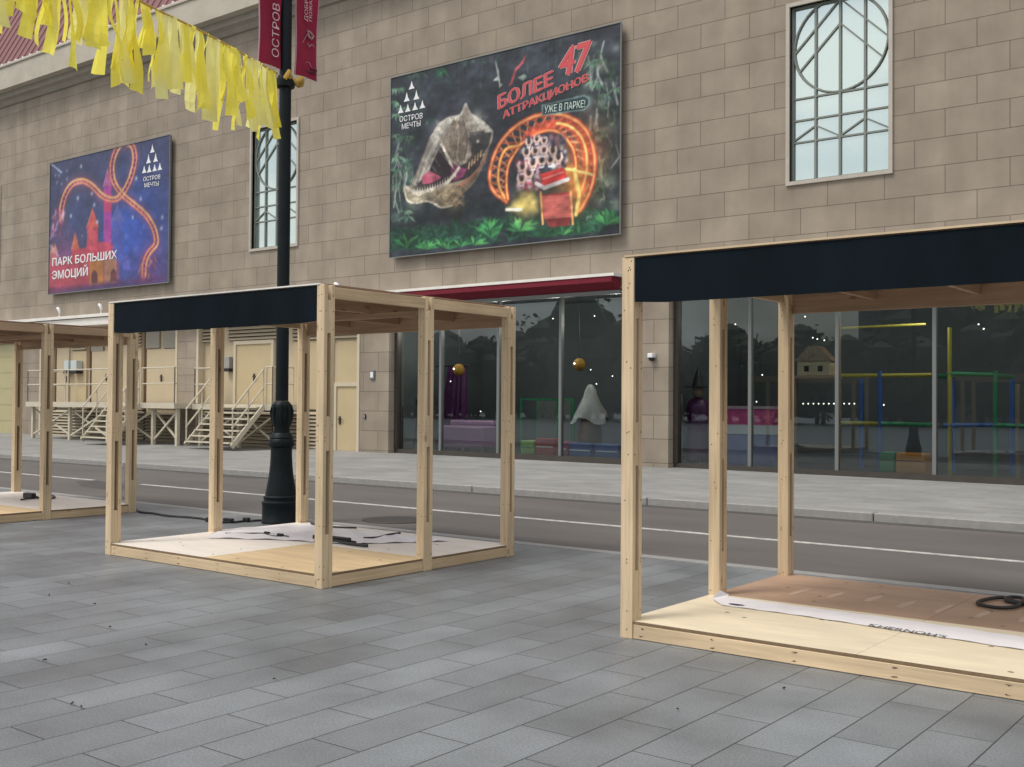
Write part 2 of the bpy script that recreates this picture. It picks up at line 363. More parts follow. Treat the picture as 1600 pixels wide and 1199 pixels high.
# ================================================================== THE GROUND
RY0, RY1 = 9.42, 14.15            # road edges
WY = 20.8                         # facade plane
def zwall(x): return .09 + (-5-x)*.0042
g = MB(); g.quad((-260, -160, -.06), (200, -160, -.06), (200, 260, -.06), (-260, 260, -.06)); struct(g.build('ground', M['asphalt']))
g = MB(); g.box(-140, 90, -90, 9.25, -.05, 0); struct(g.build('plaza_paving', M['paving']))
g = MB(); g.box(-140, 90, 9.25, RY0, -.05, .004); struct(g.build('kerb_strip', M['kerb']))
g = MB(); g.box(-140, 90, RY0, RY1, -.05, -.012); struct(g.build('road', M['asphalt']))
g = MB(); ya = 11.42
for a, b in ((-90, onY(143, 750, ya).x), (onY(217, 757, ya).x, 40)): g.box(a, b, ya, ya+.10, -.014, -.007)
struct(g.build('road_line', M['line']))
g = MB(); x = -90.0; random.seed(3)
while x < 40: g.box(x+.008, x+3.392, RY1, RY1+.16, -.05, .10); x += 3.4
struct(g.build('kerb', M['kerb'], bevel=.012))
g = MB(); y0 = RY1+.16
for i in range(26):
    xa, xb = -90+i*5, -85+i*5
    za, zb = zwall(xa), zwall(xb)
    g.quad((xa, y0, .097), (xb, y0, .097), (xb, WY+.6, zb), (xa, WY+.6, za))
struct(g.build('pavement', M['pave2']))
struct_patch = mat('patched_asphalt', (.075, .07, .067), .85, .25, 2.2, bump=.2)
for nm, pts in (('road_patch', ((330, 736), (352, 739), (396, 741), (425, 744), (412, 748), (372, 747), (340, 743))), ('road_patch', ((118, 752), (150, 751), (204, 757), (212, 763), (170, 765), (128, 760))), ('road_patch', ((1150, 792), (1230, 797), (1330, 806), (1325, 812), (1240, 806), (1155, 799)))):
    g = MB(); g.v = [tuple(gnd(x, y, -.009)) for x, y in pts]; g.f = [tuple(range(len(pts)))[::-1]]; g.m = [0]; struct(g.build(nm, struct_patch))
g = MB(); g.box(-90, 40, RY1-.22, RY1-.001, -.05, -.0085); struct(g.build('road_gutter', struct_patch))
# manhole
c = gnd(619, 813, -.012)
mb = MB(); mb.lathe([(.44, -.02), (.44, .006), (.40, .006), (.39, .012), (.0, .012)], (0, 0, 0), 28)
o = mb.build('manhole_cover', M['iron']); o.location = (c.x, c.y, -.012); tag(o, 'round dark iron manhole cover in the road beside the white line', 'manhole cover')

# ================================================================== THE BUILDING
B = thing('shopping_centre', 'long stone clad shopping centre with maroon roof, tall windows and glazed shopfronts', 'building', (-20, WY, 0))
BL = Vector(B.location)
def part(mb, name, m, parent=None, **k):
    """mesh given in world coordinates, kept in place under the building"""
    o = mb.build(name, m, parent or B, **k); o.matrix_parent_inverse = Matrix.Translation(-BL); return o
def sub(mb, name, m, parent, **k):
    return mb.build(name, m, parent, **k)
WINS = []
for cx in (-41.75, -24.9, -8.05): WINS.append((cx-1.0, cx+1.0, 5.99, 9.53))
SF_A = (-20.22, -13.0); SF_B = (-11.82, 1.2); SF_T = 4.1
P = lambda x: onY(x, 600, WY).x
GAR = (-47.0, P(31)); BAY1 = (P(62), P(277)); BAY2 = (P(307), P(562))
BAY_T = 4.12
OPEN = [w for w in WINS] + [(SF_A[0], SF_A[1], -.1, SF_T), (SF_B[0], SF_B[1], -.1, SF_T), (GAR[0], GAR[1], -.1, 3.6), (BAY1[0], BAY1[1], -.1, BAY_T), (BAY2[0], BAY2[1], -.1, BAY_T)]
X0, X1, ZT = -64, 16, 12.75
def faced_wall(x0, x1, z0, z1, opens, y, depth):
    mb = MB(); xs = sorted({x0, x1, *[o[0] for o in opens], *[o[1] for o in opens]}); zs = sorted({z0, z1, *[o[2] for o in opens], *[o[3] for o in opens]})
    for i in range(len(xs)-1):
        for j in range(len(zs)-1):
            cx, cz = (xs[i]+xs[i+1])/2, (zs[j]+zs[j+1])/2
            if cz < z0 or any(o[0] < cx < o[1] and o[2] < cz < o[3] for o in opens): continue
            mb.quad((xs[i], y, zs[j]), (xs[i+1], y, zs[j]), (xs[i+1], y, zs[j+1]), (xs[i], y, zs[j+1]))
    for a, b, c, d in opens:
        mb.quad((a, y, c), (a, y, d), (a, y+depth, d), (a, y+depth, c)); mb.quad((b, y, c), (b, y+depth, c), (b, y+depth, d), (b, y, d))
        mb.quad((a, y, d), (b, y, d), (b, y+depth, d), (a, y+depth, d)); mb.quad((a, y, c), (a, y+depth, c), (b, y+depth, c), (b, y, c))
    mb.quad((x0, y, z0), (x0, y, z1), (x0, 44, z1), (x0, 44, z0)); mb.quad((x1, y, z0), (x1, 44, z0), (x1, 44, z1), (x1, y, z1))
    mb.quad((x0, 44, z0), (x1, 44, z0), (x1, 44, z1), (x0, 44, z1))
    return mb
part(faced_wall(X0, X1, -.1, ZT, OPEN, WY, .34), 'wall', M['stone'])
# cornice: pale band, shadowed hollow and lower moulding
YB = 20.15
zb1 = onY(0, 105, YB).z; zb0 = onY(0, 141, YB).z; zm1 = onY(0, 148, 20.45).z; zm0 = onY(0, 159, 20.5).z
mb = MB(); mb.prism_x([(YB, zb0), (YB, zb1-.06), (YB-.05, zb1-.06), (YB-.05, zb1), (21.4, zb1), (21.4, zb0)], X0-.5, X1+.5); part(mb, 'cornice', M['cornice'])
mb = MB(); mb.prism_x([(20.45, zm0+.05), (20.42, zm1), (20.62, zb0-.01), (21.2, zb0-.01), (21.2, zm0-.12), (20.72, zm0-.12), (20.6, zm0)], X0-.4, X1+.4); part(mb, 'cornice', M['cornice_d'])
# ribbed maroon roof
mb = MB(); x = X0-.5; k = 0; sl_ = 1.9
prof = [(0, 0), (.37, 0), (.385, .07), (.425, .07), (.44, 0)]
row = []
while x < X1+.5:
    for dx, dz in prof: row.append((x+dx, dz))
    x += .45
for (xa, da), (xb, db) in zip(row[:-1], row[1:]):
    mb.quad((xa, YB+.02, zb1+.05+da), (xb, YB+.02, zb1+.05+db), (xb, YB+7, zb1+.05+7*sl_+db), (xa, YB+7, zb1+.05+7*sl_+da))
part(mb, 'roof', M['roof'])
mb = MB(); x = X0; pl_ = []
while x < X1: pl_ += [(x, zb1+.07), (x+.07, zb1+.07), (x+.07, zb1+.02), (x+.5, zb1+.02)]; x += .5
mb.prism_y([(X0, zb1+.003), (x, zb1+.003)]+pl_[::-1], YB-.05, YB+.018); part(mb, 'eaves_trim', M['white_trim'])
# long white ledge over the ground floor, and the red awnings
LZ = onY(300, 455+.0776*301, 20.35).z
mb = MB(); mb.box(-52, SF_A[0]+.02, 20.35, WY-.002, LZ-.10, LZ); mb.box(SF_A[0]+.021, -12.95, 20.35, WY-.002, LZ-.065, LZ); mb.box(-52, SF_A[0]+.02, 20.42, WY-.002, LZ-.36, LZ-.125); part(mb, 'ledge', M['white_trim'])
mb = MB(); mb.box(SF_B[0], 1.2, 20.35, WY-.002, LZ-.085, LZ); part(mb, 'ledge', M['white_trim'])
for a, b in (SF_A, SF_B):
    mb = MB(); mb.prism_x([(20.37, LZ-.068), (20.75, LZ-.068), (20.75, LZ-.34), (20.72, LZ-.34), (20.37, LZ-.19)], a+.03, b-.02); part(mb, 'awning', M['red_awning'])
    mb = MB(); mb.box(a+.02, b-.02, 20.70, 20.79, LZ-.43, LZ-.345); part(mb, 'awning_rail', M['mull'])
# tall windows
def window(a, b, c, d, lab=None):
    w = MB(); t = .075; y0, y1 = WY-.05, WY+.14
    w.box(a-t, a, y0, y1, c-t, d+t); w.box(b, b+t, y0, y1, c-t, d+t); w.box(a, b, y0, y1, c-t, c); w.box(a, b, y0, y1, d, d+t)
    W = part(w, 'window', M['winframe'])
    p = MB(); p.box(a, b, WY+.12, WY+.15, c, d); sub(p, 'pane', M['winglass'], W)
    r = MB(); ww = b-a; h = d-c; cx = (a+b)/2; yy = WY+.095; th = .03
    X = lambda u: a+u*ww
    for u in (.25, .5, .75): r.box(X(u)-.022, X(u)+.022, yy-.02, yy+.022, c+.03, d-.03)
    r.box(a, b, yy-.018, yy+.02, c, c+.035); r.box(a, b, yy-.018, yy+.02, d-.035, d); r.box(a, a+.05, yy-.018, yy+.02, c+.035, d-.035); r.box(b-.035, b, yy-.018, yy+.02, c+.035, d-.035)
    zb = [c+h*f for f in (.225, .35, .475)]
    for z in zb: r.box(a+.05, b-.035, yy-.014, yy+.016, z-.017, z+.017)
    rad = ww*.475; cz = c+h*.475+rad+.02
    r.tube([(cx+rad*math.cos(q), yy, cz+rad*math.sin(q)) for q in [2*math.pi*i/48 for i in range(48)]], .026, 6, close=True)
    for zt, dz in ((cz+rad*.93, .98), (cz+rad*.42, .98)):
        for s_ in (-1, 1):
            x1 = cx; z1 = zt; k = 0
            while k < 1 and math.hypot(s_*k*rad, zt-cz-k*rad*dz) < rad or k == 0:
                k += .01
                if k > 1: break
            r.bar((x1, yy+.006, z1), (cx+s_*(k-.01)*rad, yy+.006, zt-(k-.01)*rad*dz), .035, .034, up=(0, 1, 0))
    zz = [zb[0]+.02, zb[0]+h*.085, zb[0]+.02, zb[0]+h*.085, zb[0]+.02]
    for i in range(4): r.bar((X(i*.25), yy+.004, zz[i]), (X(i*.25+.25), yy+.004, zz[i+1]), .03, .03, up=(0, 1, 0))
    sub(r, 'tracery', M['trac'], W)
for w in WINS: window(*w)
# shopfronts
GY = WY+.30
def shopfront(a, b, mulls, lamps):
    f = MB(); zb = zwall((a+b)/2)
    f.box(a, b, GY-.07, GY+.07, -.05, zb+.12); f.box(a, b, GY-.05, GY+.05, SF_T-.06, SF_T)
    f.box(a+.001, a+.10, GY-.09, GY+.09, zb+.12, SF_T-.06); f.box(b-.10, b-.001, GY-.09, GY+.09, zb+.12, SF_T-.06)
    S = part(f, 'shopfront', M['bronze'])
    for x in mulls:
        m = MB(); m.box(x-.035, x+.035, GY-.06, GY+.06, zb+.12, SF_T-.06); sub(m, 'mullion', M['mull'], S)
    xs = [a+.1]+list(mulls)+[b-.1]
    for i in range(len(xs)-1):
        p = MB(); p.box(xs[i]+.03, xs[i+1]-.03, GY-.008, GY+.008, zb+.12, SF_T-.06); p.m = [1, 1, 0, 1, 1, 1]; sub(p, 'pane', [M['glass'], M['clear']], S)
    r = MB(); y1 = GY+4.2
    r.quad((a-.5, y1, -.05), (b+.5, y1, -.05), (b+.5, y1, 4.3), (a-.5, y1, 4.3)); r.quad((a-.5, GY+.1, -.05), (a-.5, y1, -.05), (a-.5, y1, 4.3), (a-.5, GY+.1, 4.3))
    r.quad((b+.5, GY+.1, -.05), (b+.5, y1, -.05), (b+.5, y1, 4.3), (b+.5, GY+.1, 4.3)); r.quad((a-.5, GY+.1, 4.3), (b+.5, GY+.1, 4.3), (b+.5, y1, 4.3), (a-.5, y1, 4.3))
    r.quad((a-.5, GY+.06, zb+.02), (b+.5, GY+.06, zb+.02), (b+.5, y1, zb+.02), (a-.5, y1, zb+.02), 1)
    part(r, 'shop_interior', [M['room'], M['roomfloor']])
    for k in range(4):
        pl = bpy.data.lights.new('shop_lamp', 'POINT'); pl.energy = 28; pl.color = (1, .93, .82); pl.shadow_soft_size = .2
        po = bpy.data.objects.new('shop_lamp', pl); col.objects.link(po); po.location = (a+(b-a)*(k+.5)/4, GY+1.0, 3.5)
    for (px, py, dy) in lamps:
        p = onY(px, py, GY+dy); l = MB(); l.lathe([(.0, -.016), (.011, -.011), (.016, 0), (.011, .011), (0, .016)], p, 8); part(l, 'lamp_bulb', M['bulb'])
PG = lambda x: onY(x, 600, GY).x
shopfront(SF_A[0], SF_A[1], [PG(690), PG(780), PG(877)], [(624, 589, 2), (635, 592, 2), (704, 596, 1.5), (864, 498, 2), (929, 494, 2), (923, 578, 2.5), (957, 588, 2), (932, 600, 2), (751, 643, 2)])
mB = [PG(1173), PG(1309), PG(1461)]; mB += [mB[-1]+1.86, mB[-1]+3.72]
shopfront(SF_B[0], SF_B[1], mB, [(1149, 507, 2), (1191, 586, 2), (1182, 628, 2), (1258, 495, 2), (1270, 528, 3), (1277, 530, 3), (1288, 532, 3), (1529, 507, 2), (1537, 514, 2)]+[(1255+i*8, 631, 3) for i in range(11)]+[(1381, 633, 3)])
# service bays
YBY = WY+.13
def rect(mb, x0, y0, x1, y1, d0, d1, mi=0):
    """panel whose outline is measured on the service wall, between pixel corners"""
    a = onY(x0, (y0+y1)/2, YBY).x; b = onY(x1, (y0+y1)/2, YBY).x; t = onY((x0+x1)/2, y0, YBY).z; q = onY((x0+x1)/2, y1, YBY).z
    mb.box(a, b, YBY+d0, YBY+d1, q, t, mi); return a, b, q, t
mb = MB(); mb.box(GAR[0], GAR[1], YBY, YBY+.05, 0, 3.6)
for z in (.7, 1.3, 1.9, 2.5, 3.1): mb.box(GAR[0], GAR[1], YBY-.012, YBY-.001, z, z+.55)
part(mb, 'roller_door', M['garage'])
mb = MB(); mb.box(GAR[1]-.12, GAR[1]-.001, WY-.03, YBY-.015, 0, 3.6); part(mb, 'door_jamb', M['beige2'])
for a, b in (BAY1, BAY2):
    mb = MB(); mb.box(a, b, YBY+.06, YBY+.10, 0, BAY_T); part(mb, 'service_wall', M['beige'])
    mb = MB(); mb.box(a+.001, a+.10, WY-.02, YBY+.058, 0, BAY_T-.11); mb.box(b-.10, b-.001, WY-.02, YBY+.058, 0, BAY_T-.11); mb.box(a+.001, b-.001, WY-.02, YBY+.058, BAY_T-.1, BAY_T); part(mb, 'bay_frame', M['beige2'])
def louver(x0, y0, x1, y1):
    mb = MB(); a, b, q, t = rect(mb, x0, y0, x1, y1, .03, .058)
    z = q+.05
    while z < t-.03: mb.prism_x([(YBY-.035, z-.03), (YBY+.028, z+.035), (YBY+.028, z+.02), (YBY-.035, z-.045)], a, b, 1); z += .105
    part(mb, 'louver', [M['dark'], M['louv']])
louver(111, 530, 135, 547); louver(210, 512, 221, 541); louver(312, 508, 336, 535); louver(356, 507, 433, 531); louver(456, 507, 560, 530)
louver(227, 645, 277, 690); louver(432, 640, 500, 700); louver(60, 638, 128, 686); louver(130, 640, 225, 690); louver(312, 640, 425, 697)
for q in ((228, 513, 249, 544), (254.5, 513, 275, 544), (142, 530, 161, 549)): mb = MB(); rect(mb, *q, .0, .058); part(mb, 'transom_window', M['greypane'])
def svc_door(x0, y0, x1, y1, m, hx, hy, frame=True):
    mb = MB(); a, b, q, t = rect(mb, x0, y0, x1, y1, .01, .058); D = part(mb, 'service_door', m)
    h = MB(); p = onY(hx, hy, YBY); h.box(p.x-.03, p.x+.03, YBY-.02, YBY+.009, p.z-.11, p.z+.11); h.bar((p.x-.02, YBY-.045, p.z+.03), (p.x+.13, YBY-.045, p.z+.03), .025, .025); h.bar((p.x, YBY-.05, p.z+.03), (p.x, YBY-.01, p.z+.03), .02, .02); sub(h, 'handle', M['bronze'], D)
    if frame:
        f = MB(); f.box(a-.11, a-.001, YBY-.03, YBY+.057, q, t+.11); f.box(b+.001, b+.11, YBY-.03, YBY+.057, q, t+.11); f.box(a, b, YBY-.03, YBY+.057, t+.001, t+.11); sub(f, 'frame', M['beige2'], D)
svc_door(369, 538, 424, 640, M['beige3'], 397, 590)
svc_door(229, 546, 275, 637, M['beige'], 252, 591, False)
svc_door(88, 536, 107, 635, M['beige'], 103, 592, False)
svc_door(143, 549, 170, 635, M['beige'], 166, 590, False)
svc_door(526, 604, 558.5, 705, M['beige3'], 531, 657)
for q in ((526, 533, 559, 599), (458, 533, 520, 640), (113, 549, 134, 635)): mb = MB(); rect(mb, *q, .018, .057); part(mb, 'wall_panel', M['beige3'])
for q in ((135.5, 530, 140.5, 640), (221.5, 512, 226, 640), (82, 530, 87, 640)): mb = MB(); rect(mb, *q, -.02, .058); part(mb, 'dark_joint', M['dark_gap'])

# ------------------------------------------------------------------ small things on the facade
def wall_box(name, px, py, w, h, d, m, label, cat, group=None, y=None, extra=None):
    p = onY(px, py, y or WY); t = thing(name, label, cat, (p.x, y or WY, p.z-h/2), group)
    b = MB(); b.box(-w/2, w/2, -d, 0, 0, h); b.build('body', m, t, bevel=.012)
    if extra: extra(t, w, h, d)
    return t
def face(m):
    def f(t, w, h, d):
        b = MB(); b.box(-w*.3, w*.3, -d-.008, -d-.001, h*.2, h*.8); b.build('cover', m, t)
    return f
def lid(t, w, h, d):
    b = MB(); b.box(-w*.55, w*.55, -d*1.1, -.001, -.09, -.001); b.build('base', M['black'], t)
wall_box('intercom_panel', 583, 586, .17, .25, .05, M['mull'], 'small grey and white intercom panel on the stone pier left of the glazing', 'intercom', extra=face(M['ink_white']))
wall_box('key_switch', 571, 651, .07, .13, .04, M['black'], 'tiny black key switch low on the stone pier beside the yellow door', 'switch', extra=face(M['steel']))
def cam_dome(t, w, h, d):
    b = MB(); b.lathe([(.0, -.075), (.05, -.06), (.075, -.01), (.075, 0)], (0, -d*.5, 0), 14); b.build('dome', M['black'], t, smooth=True)
wall_box('security_camera', 1021, 556, .13, .10, .16, M['ink_white'], 'small white dome camera on the stone pier between the two shopfronts', 'camera', extra=cam_dome)
wall_box('wall_lamp', 360, 567, .22, .36, .14, M['steel'], 'grey wall lamp beside the framed double door above the stairs', 'wall lamp', 'bulkhead lamps on the service wall', YBY+.05, lid)
wall_box('wall_lamp', 213.5, 570, .16, .36, .12, M['steel'], 'narrow wall lamp between the louver and the grey transom windows', 'wall lamp', 'bulkhead lamps on the service wall', YBY+.05, lid)
wall_box('electrical_box', 111.5, 572, .30, .36, .2, M['pale_box'], 'left of two grey electrical boxes above the loading platform', 'electrical box', 'grey boxes above the loading platform', YBY+.01, lid)
wall_box('electrical_box', 124.5, 572, .38, .36, .24, M['pale_box'], 'right of two grey electrical boxes above the loading platform', 'electrical box', 'grey boxes above the loading platform', YBY+.01, lid)
spots = [(93, 'on the ledge nearest the left frame edge'), (158, 'on the ledge above the bare kiosk'), (241, 'on the ledge right under the castle billboard corner'), (392, 'on the ledge under the narrow window'), (528, 'on the ledge above the right corner of the middle kiosk')]
for px, w in spots:
    p = onY(px, 470, 20.5); t = thing('spotlight', 'small white spotlight '+w, 'spotlight', (p.x, 20.5, LZ), 'white spotlights along the ledge')
    b = MB(); b.lathe([(.05, .003), (.05, .02), (.018, .03), (.018, .14), (.012, .14)], (0, 0, 0), 10); b.build('stem', M['white_trim'], t)
    b = MB(); b.tube([(.02, 0, .14), (0, 0, .22), (-.05, 0, .29), (-.13, 0, .32)], [.035, .055, .06, .045], 10); b.build('head', M['ink_white'], t, smooth=True)

# ================================================================== STAIRS AND LOADING PLATFORMS
def railing(mb, pts, z0, h, step=1.2):
    for a, b in zip(pts[:-1], pts[1:]):
        a, b = Vector(a), Vector(b); d = (b-a); n = max(1, round(d.length/step))
        for z in (h, h*.55): mb.tube([a+Vector((0, 0, z)), b+Vector((0, 0, z))], .022, 6)
        for i in range(n+1): p = a+d*(i/n); mb.tube([p, p+Vector((0, 0, h))], .02, 6)
def staircase(name, label, x0, x1, yb, yt, zb, zt, dx0, dx1, dyf, legs, rails):
    t = thing(name, label, 'stairs', ((x0+x1)/2, yb, zb)); ox, oy, oz = t.location
    L_ = lambda p: (p[0]-ox, p[1]-oy, p[2]-oz)
    for x in (x0, x1):
        m = MB(); m.bar(L_((x, yb, zb+.05)), L_((x, yt, zt-.05)), .05, .13); m.build('stringer', M['metal'], t)
    n = 7
    for i in range(n):
        f = (i+.35)/n; y = yb+(yt-yb)*f; z = zb+(zt-zb)*(i+1)/(n+.4)-.03
        m = MB(); m.box(x0+.03-ox, x1-.03-ox, y-.12-oy, y+.13-oy, z-oz, z+.035-oz); m.build('tread', M['metal'], t)
    for x in (x0, x1):
        m = MB()
        for k in (1.05, .55): m.tube([L_((x, yb, zb+k)), L_((x, yt, zt+k-.05))], .024, 6)
        for f in (.02, .5, .98): m.tube([L_((x, yb+(yt-yb)*f, zb+(zt-zb)*f)), L_((x, yb+(yt-yb)*f, zb+(zt-zb)*f+1.05))], .02, 6)
        m.build('handrail', M['metal'], t)
    m = MB(); m.box(dx0-ox, dx1-ox, dyf-oy, WY-.03-oy, zt-.16-oz, zt-oz); m.build('platform', M['metal'], t)
    lz = []
    for x in legs:
        m = MB(); m.box(x-.05-ox, x+.05-ox, dyf+.18-oy, dyf+.28-oy, zwall(x)-oz-.03, zt-.165-oz); m.build('leg', M['metal'], t)
    for a, b in zip(legs[:-1], legs[1:]):
        if b-a > 3.2: continue
        m = MB(); m.bar(L_((a, dyf+.23, zwall(a)+.1)), L_((b, dyf+.23, zt-.25)), .05, .05); m.bar(L_((b, dyf+.29, zwall(b)+.1)), L_((a, dyf+.29, zt-.25)), .05, .05); m.build('brace', M['metal'], t)
    for r in rails:
        m = MB(); railing(m, [L_((p[0], p[1], zt)) for p in r], 0, 1.05); m.build('railing', M['metal'], t)
    return t
def xg(px, py, Y): return onY(px, py, Y).x
staircase('metal_staircase', 'cream metal stairs leading up to the framed double door right of the middle', -26.1, -24.05, 18.72, 19.8, .2, 1.4, -27.3, -23.7, 19.8, [-27.2, -25.4, -23.8], [[(-24.0, 19.85), (-23.75, 19.85), (-23.75, 20.6)], [(-27.25, 20.6), (-27.25, 19.85), (-26.2, 19.85)]])
S1X0 = onY(173, 637, 19.2).x; S1X1 = onY(218, 630, 19.2).x; S1B = S1X0/onY(128, 693, 1).x; S1L = onY(40, 627, 19.2).x; S1R = onY(272, 632, 19.2).x
staircase('loading_platform', 'long cream metal loading platform with its own stairs below the castle billboard', S1X0, S1X1, S1B, 19.2, .22, 1.42, S1L, S1R, 19.2, [S1L+.1, S1L+2.4, S1L+4.6, S1X0-.3, S1R-1.35, S1R-.15], [[(S1L+.05, 20.6), (S1L+.05, 19.25), (S1X0-.05, 19.25)], [(S1X1+.05, 19.25), (S1R-.05, 19.25), (S1R-.05, 20.6)]])

# ================================================================== BILLBOARDS
class Canvas:
    """printed picture: a fine grid of coloured vertices, painted with polygons and strokes given on the sign's own plane"""
    def __init__(s, x0, x1, z0, z1, cell, y):
        s.nx, s.nz = int((x1-x0)/cell)+1, int((z1-z0)/cell)+1; s.y = y
        s.x = np.linspace(x0, x1, s.nx); s.z = np.linspace(z0, z1, s.nz); s.X, s.Z = np.meshgrid(s.x, s.z)
        s.C = np.zeros((s.nz, s.nx, 3)); s.cell = cell
    def P(s, p): q = onY(p[0], p[1], s.y); return q.x, q.z
    def mix(s, a, c): a = np.clip(a, 0, 1)[..., None]; s.C = s.C*(1-a)+np.array(c)*a
    def fill(s, poly, c, a=1.0, soft=.0, px=True):
        pts = [s.P(p) for p in poly] if px else poly
        ins = np.zeros(s.X.shape, bool); dm = np.full(s.X.shape, 1e9); n = len(pts)
        for i in range(n):
            (xa, za), (xb, zb) = pts[i], pts[(i+1) % n]
            if za != zb:
                cross = ((za > s.Z) != (zb > s.Z)) & (s.X < (xb-xa)*(s.Z-za)/(zb-za)+xa); ins ^= cross
            dm = np.minimum(dm, s.dseg(xa, za, xb, zb))
        w = max(soft, s.cell*.7); sd = np.where(ins, dm, -dm); s.mix(a*np.clip(sd/w+.5, 0, 1), c)
    def dseg(s, xa, za, xb, zb):
        dx, dz = xb-xa, zb-za; L2 = dx*dx+dz*dz+1e-12; t = np.clip(((s.X-xa)*dx+(s.Z-za)*dz)/L2, 0, 1)
        return np.hypot(s.X-xa-t*dx, s.Z-za-t*dz)
    def stroke(s, pts, w, c, a=1.0, soft=.02, px=True):
        p = [s.P(q) for q in pts] if px else pts; dm = np.full(s.X.shape, 1e9)
        for (xa, za), (xb, zb) in zip(p[:-1], p[1:]): dm = np.minimum(dm, s.dseg(xa, za, xb, zb))
        s.mix(a*np.clip((w/2-dm)/max(soft, s.cell*.7)+.5, 0, 1), c)
    def spot(s, c0, r, c, a=1.0, px=True, sx=1.0):
        x, z = s.P(c0) if px else c0; d = np.hypot((s.X-x)/sx, s.Z-z)/r; s.mix(a*np.exp(-d*d*2.2), c)
    def mottle(s, rs, amt):
        for k in (12, 28, 60):
            g = rs.normal(0, 1, (k, k)); iz = np.linspace(0, k-1.001, s.nz); ix = np.linspace(0, k-1.001, s.nx); a = iz.astype(int); b = ix.astype(int); fa = (iz-a)[:, None]; fb = (ix-b)[None]
            v = g[np.ix_(a, b)]*(1-fa)*(1-fb)+g[np.ix_(a+1, b)]*fa*(1-fb)+g[np.ix_(a, b+1)]*(1-fa)*fb+g[np.ix_(a+1, b+1)]*fa*fb
            s.C = s.C*(1+amt*v)[..., None]
    def blur(s, n):
        for _ in range(n):
            for ax in (0, 1): s.C = (np.roll(s.C, 1, ax)+2*s.C+np.roll(s.C, -1, ax))/4
    def build(s, name, parent, k=1.0):
        idx = np.arange(s.nx*s.nz).reshape(s.nz, s.nx)
        V = np.stack([s.X.ravel(), np.full(s.X.size, s.y), s.Z.ravel()], 1)-np.array(parent.location)
        F = np.stack([idx[:-1, :-1], idx[:-1, 1:], idx[1:, 1:], idx[1:, :-1]], -1).reshape(-1, 4)
        me = bpy.data.meshes.new(name); me.from_pydata(V.tolist(), [], F.tolist())
        ca = me.color_attributes.new('print', 'FLOAT_COLOR', 'POINT'); c = np.clip(s.C.reshape(-1, 3), 0, 255)/255
        lc = np.where(c <= .04045, c/12.92, ((c+.055)/1.055)**2.4)*k
        ca.data.foreach_set('color', np.concatenate([lc, np.ones((len(lc), 1))], 1).ravel().astype(np.float32))
        m = bpy.data.materials.new(name); m.use_nodes = True; b = m.node_tree.nodes['Principled BSDF']; b.inputs['Roughness'].default_value = .42; b.inputs['Specular IOR Level'].default_value = .35
        at = m.node_tree.nodes.new('ShaderNodeAttribute'); at.attribute_name = 'print'; m.node_tree.links.new(at.outputs['Color'], b.inputs['Base Color'])
        me.materials.append(m); o = bpy.data.objects.new(name, me); col.objects.link(o); o.parent = parent; return o
def smooth(pts, n=6):
    out = []; P_ = [pts[0]]+list(pts)+[pts[-1]]
    for i in range(1, len(P_)-2):
        p0, p1, p2, p3 = [np.array(P_[i+k], float) for k in (-1, 0, 1, 2)]
        for j in range(n):
            t = j/n; out.append(tuple(.5*((2*p1)+(-p0+p2)*t+(2*p0-5*p1+4*p2-p3)*t*t+(-p0+3*p1-3*p2+p3)*t**3)))
    out.append(tuple(pts[-1])); return out
BY = 20.64
def board(name, label, px0, py0, px1, py1):
    a = onY(px0, (py0[0]+py0[1])/2, BY).x; b = onY(px1, (py1[0]+py1[1])/2, BY).x
    z1 = (onY(px0, py0[0], BY).z+onY(px1, py1[0], BY).z)/2; z0 = (onY(px0, py0[1], BY).z+onY(px1, py1[1], BY).z)/2
    t = thing(name, label, 'billboard', (a, WY, z0))
    m = MB(); m.box(0, b-a, BY+.004-WY, BY+.07-WY, 0, z1-z0); m.build('box_frame', M['bb_side'], t, bevel=.008)
    m = MB(); m.box(.12, b-a-.12, BY+.071-WY, -.003, .12, z1-z0-.12); m.build('shade_mounting', M['bb_back_shade'], t)  # set back and coloured dark to give the strip of shade beside the board
    m = MB(); e = .022
    m.box(0, b-a, BY-.02-WY, BY+.003-WY, -e, -.001); m.box(0, b-a, BY-.02-WY, BY+.003-WY, z1-z0+.001, z1-z0+e); m.box(-e, -.001, BY-.02-WY, BY+.003-WY, -e, z1-z0+e); m.box(b-a+.001, b-a+e, BY-.02-WY, BY+.003-WY, -e, z1-z0+e)
    m.build('edge_trim', M['bb_side'], t)
    return t, a, b, z0, z1
def print_text(mb, t, s, p0, p1, hpx, mi, bold=.02, shear=0., proud=.006):
    A, Bq = onY(*p0, BY), onY(*p1, BY); d = (Bq-A).normalized(); H = Vector((-d.z, 0, d.x)); h = (onY(p0[0], p0[1]-hpx, BY)-A).z
    lo = Vector(t.location); lettering(mb, s, A-lo, Bq-lo, H*h, (0, -1, 0), mi, bold, shear, proud)
def spires(mb, t, L3, mi=0):
    lo = Vector(t.location)
    for x, y0, y1, hw in L3:
        a, b = onY(x, y0, BY)-lo, onY(x, y1, BY)-lo; w = (onY(x+hw, y1, BY)-onY(x, y1, BY)).x
        pts = [(b.x-w, b.z), (b.x+w, b.z), (b.x+w*.42, b.z+(a.z-b.z)*.38), (b.x, a.z), (b.x-w*.42, b.z+(a.z-b.z)*.38)]
        mb.prism_y(pts, a.y-.006, a.y-.001, mi)
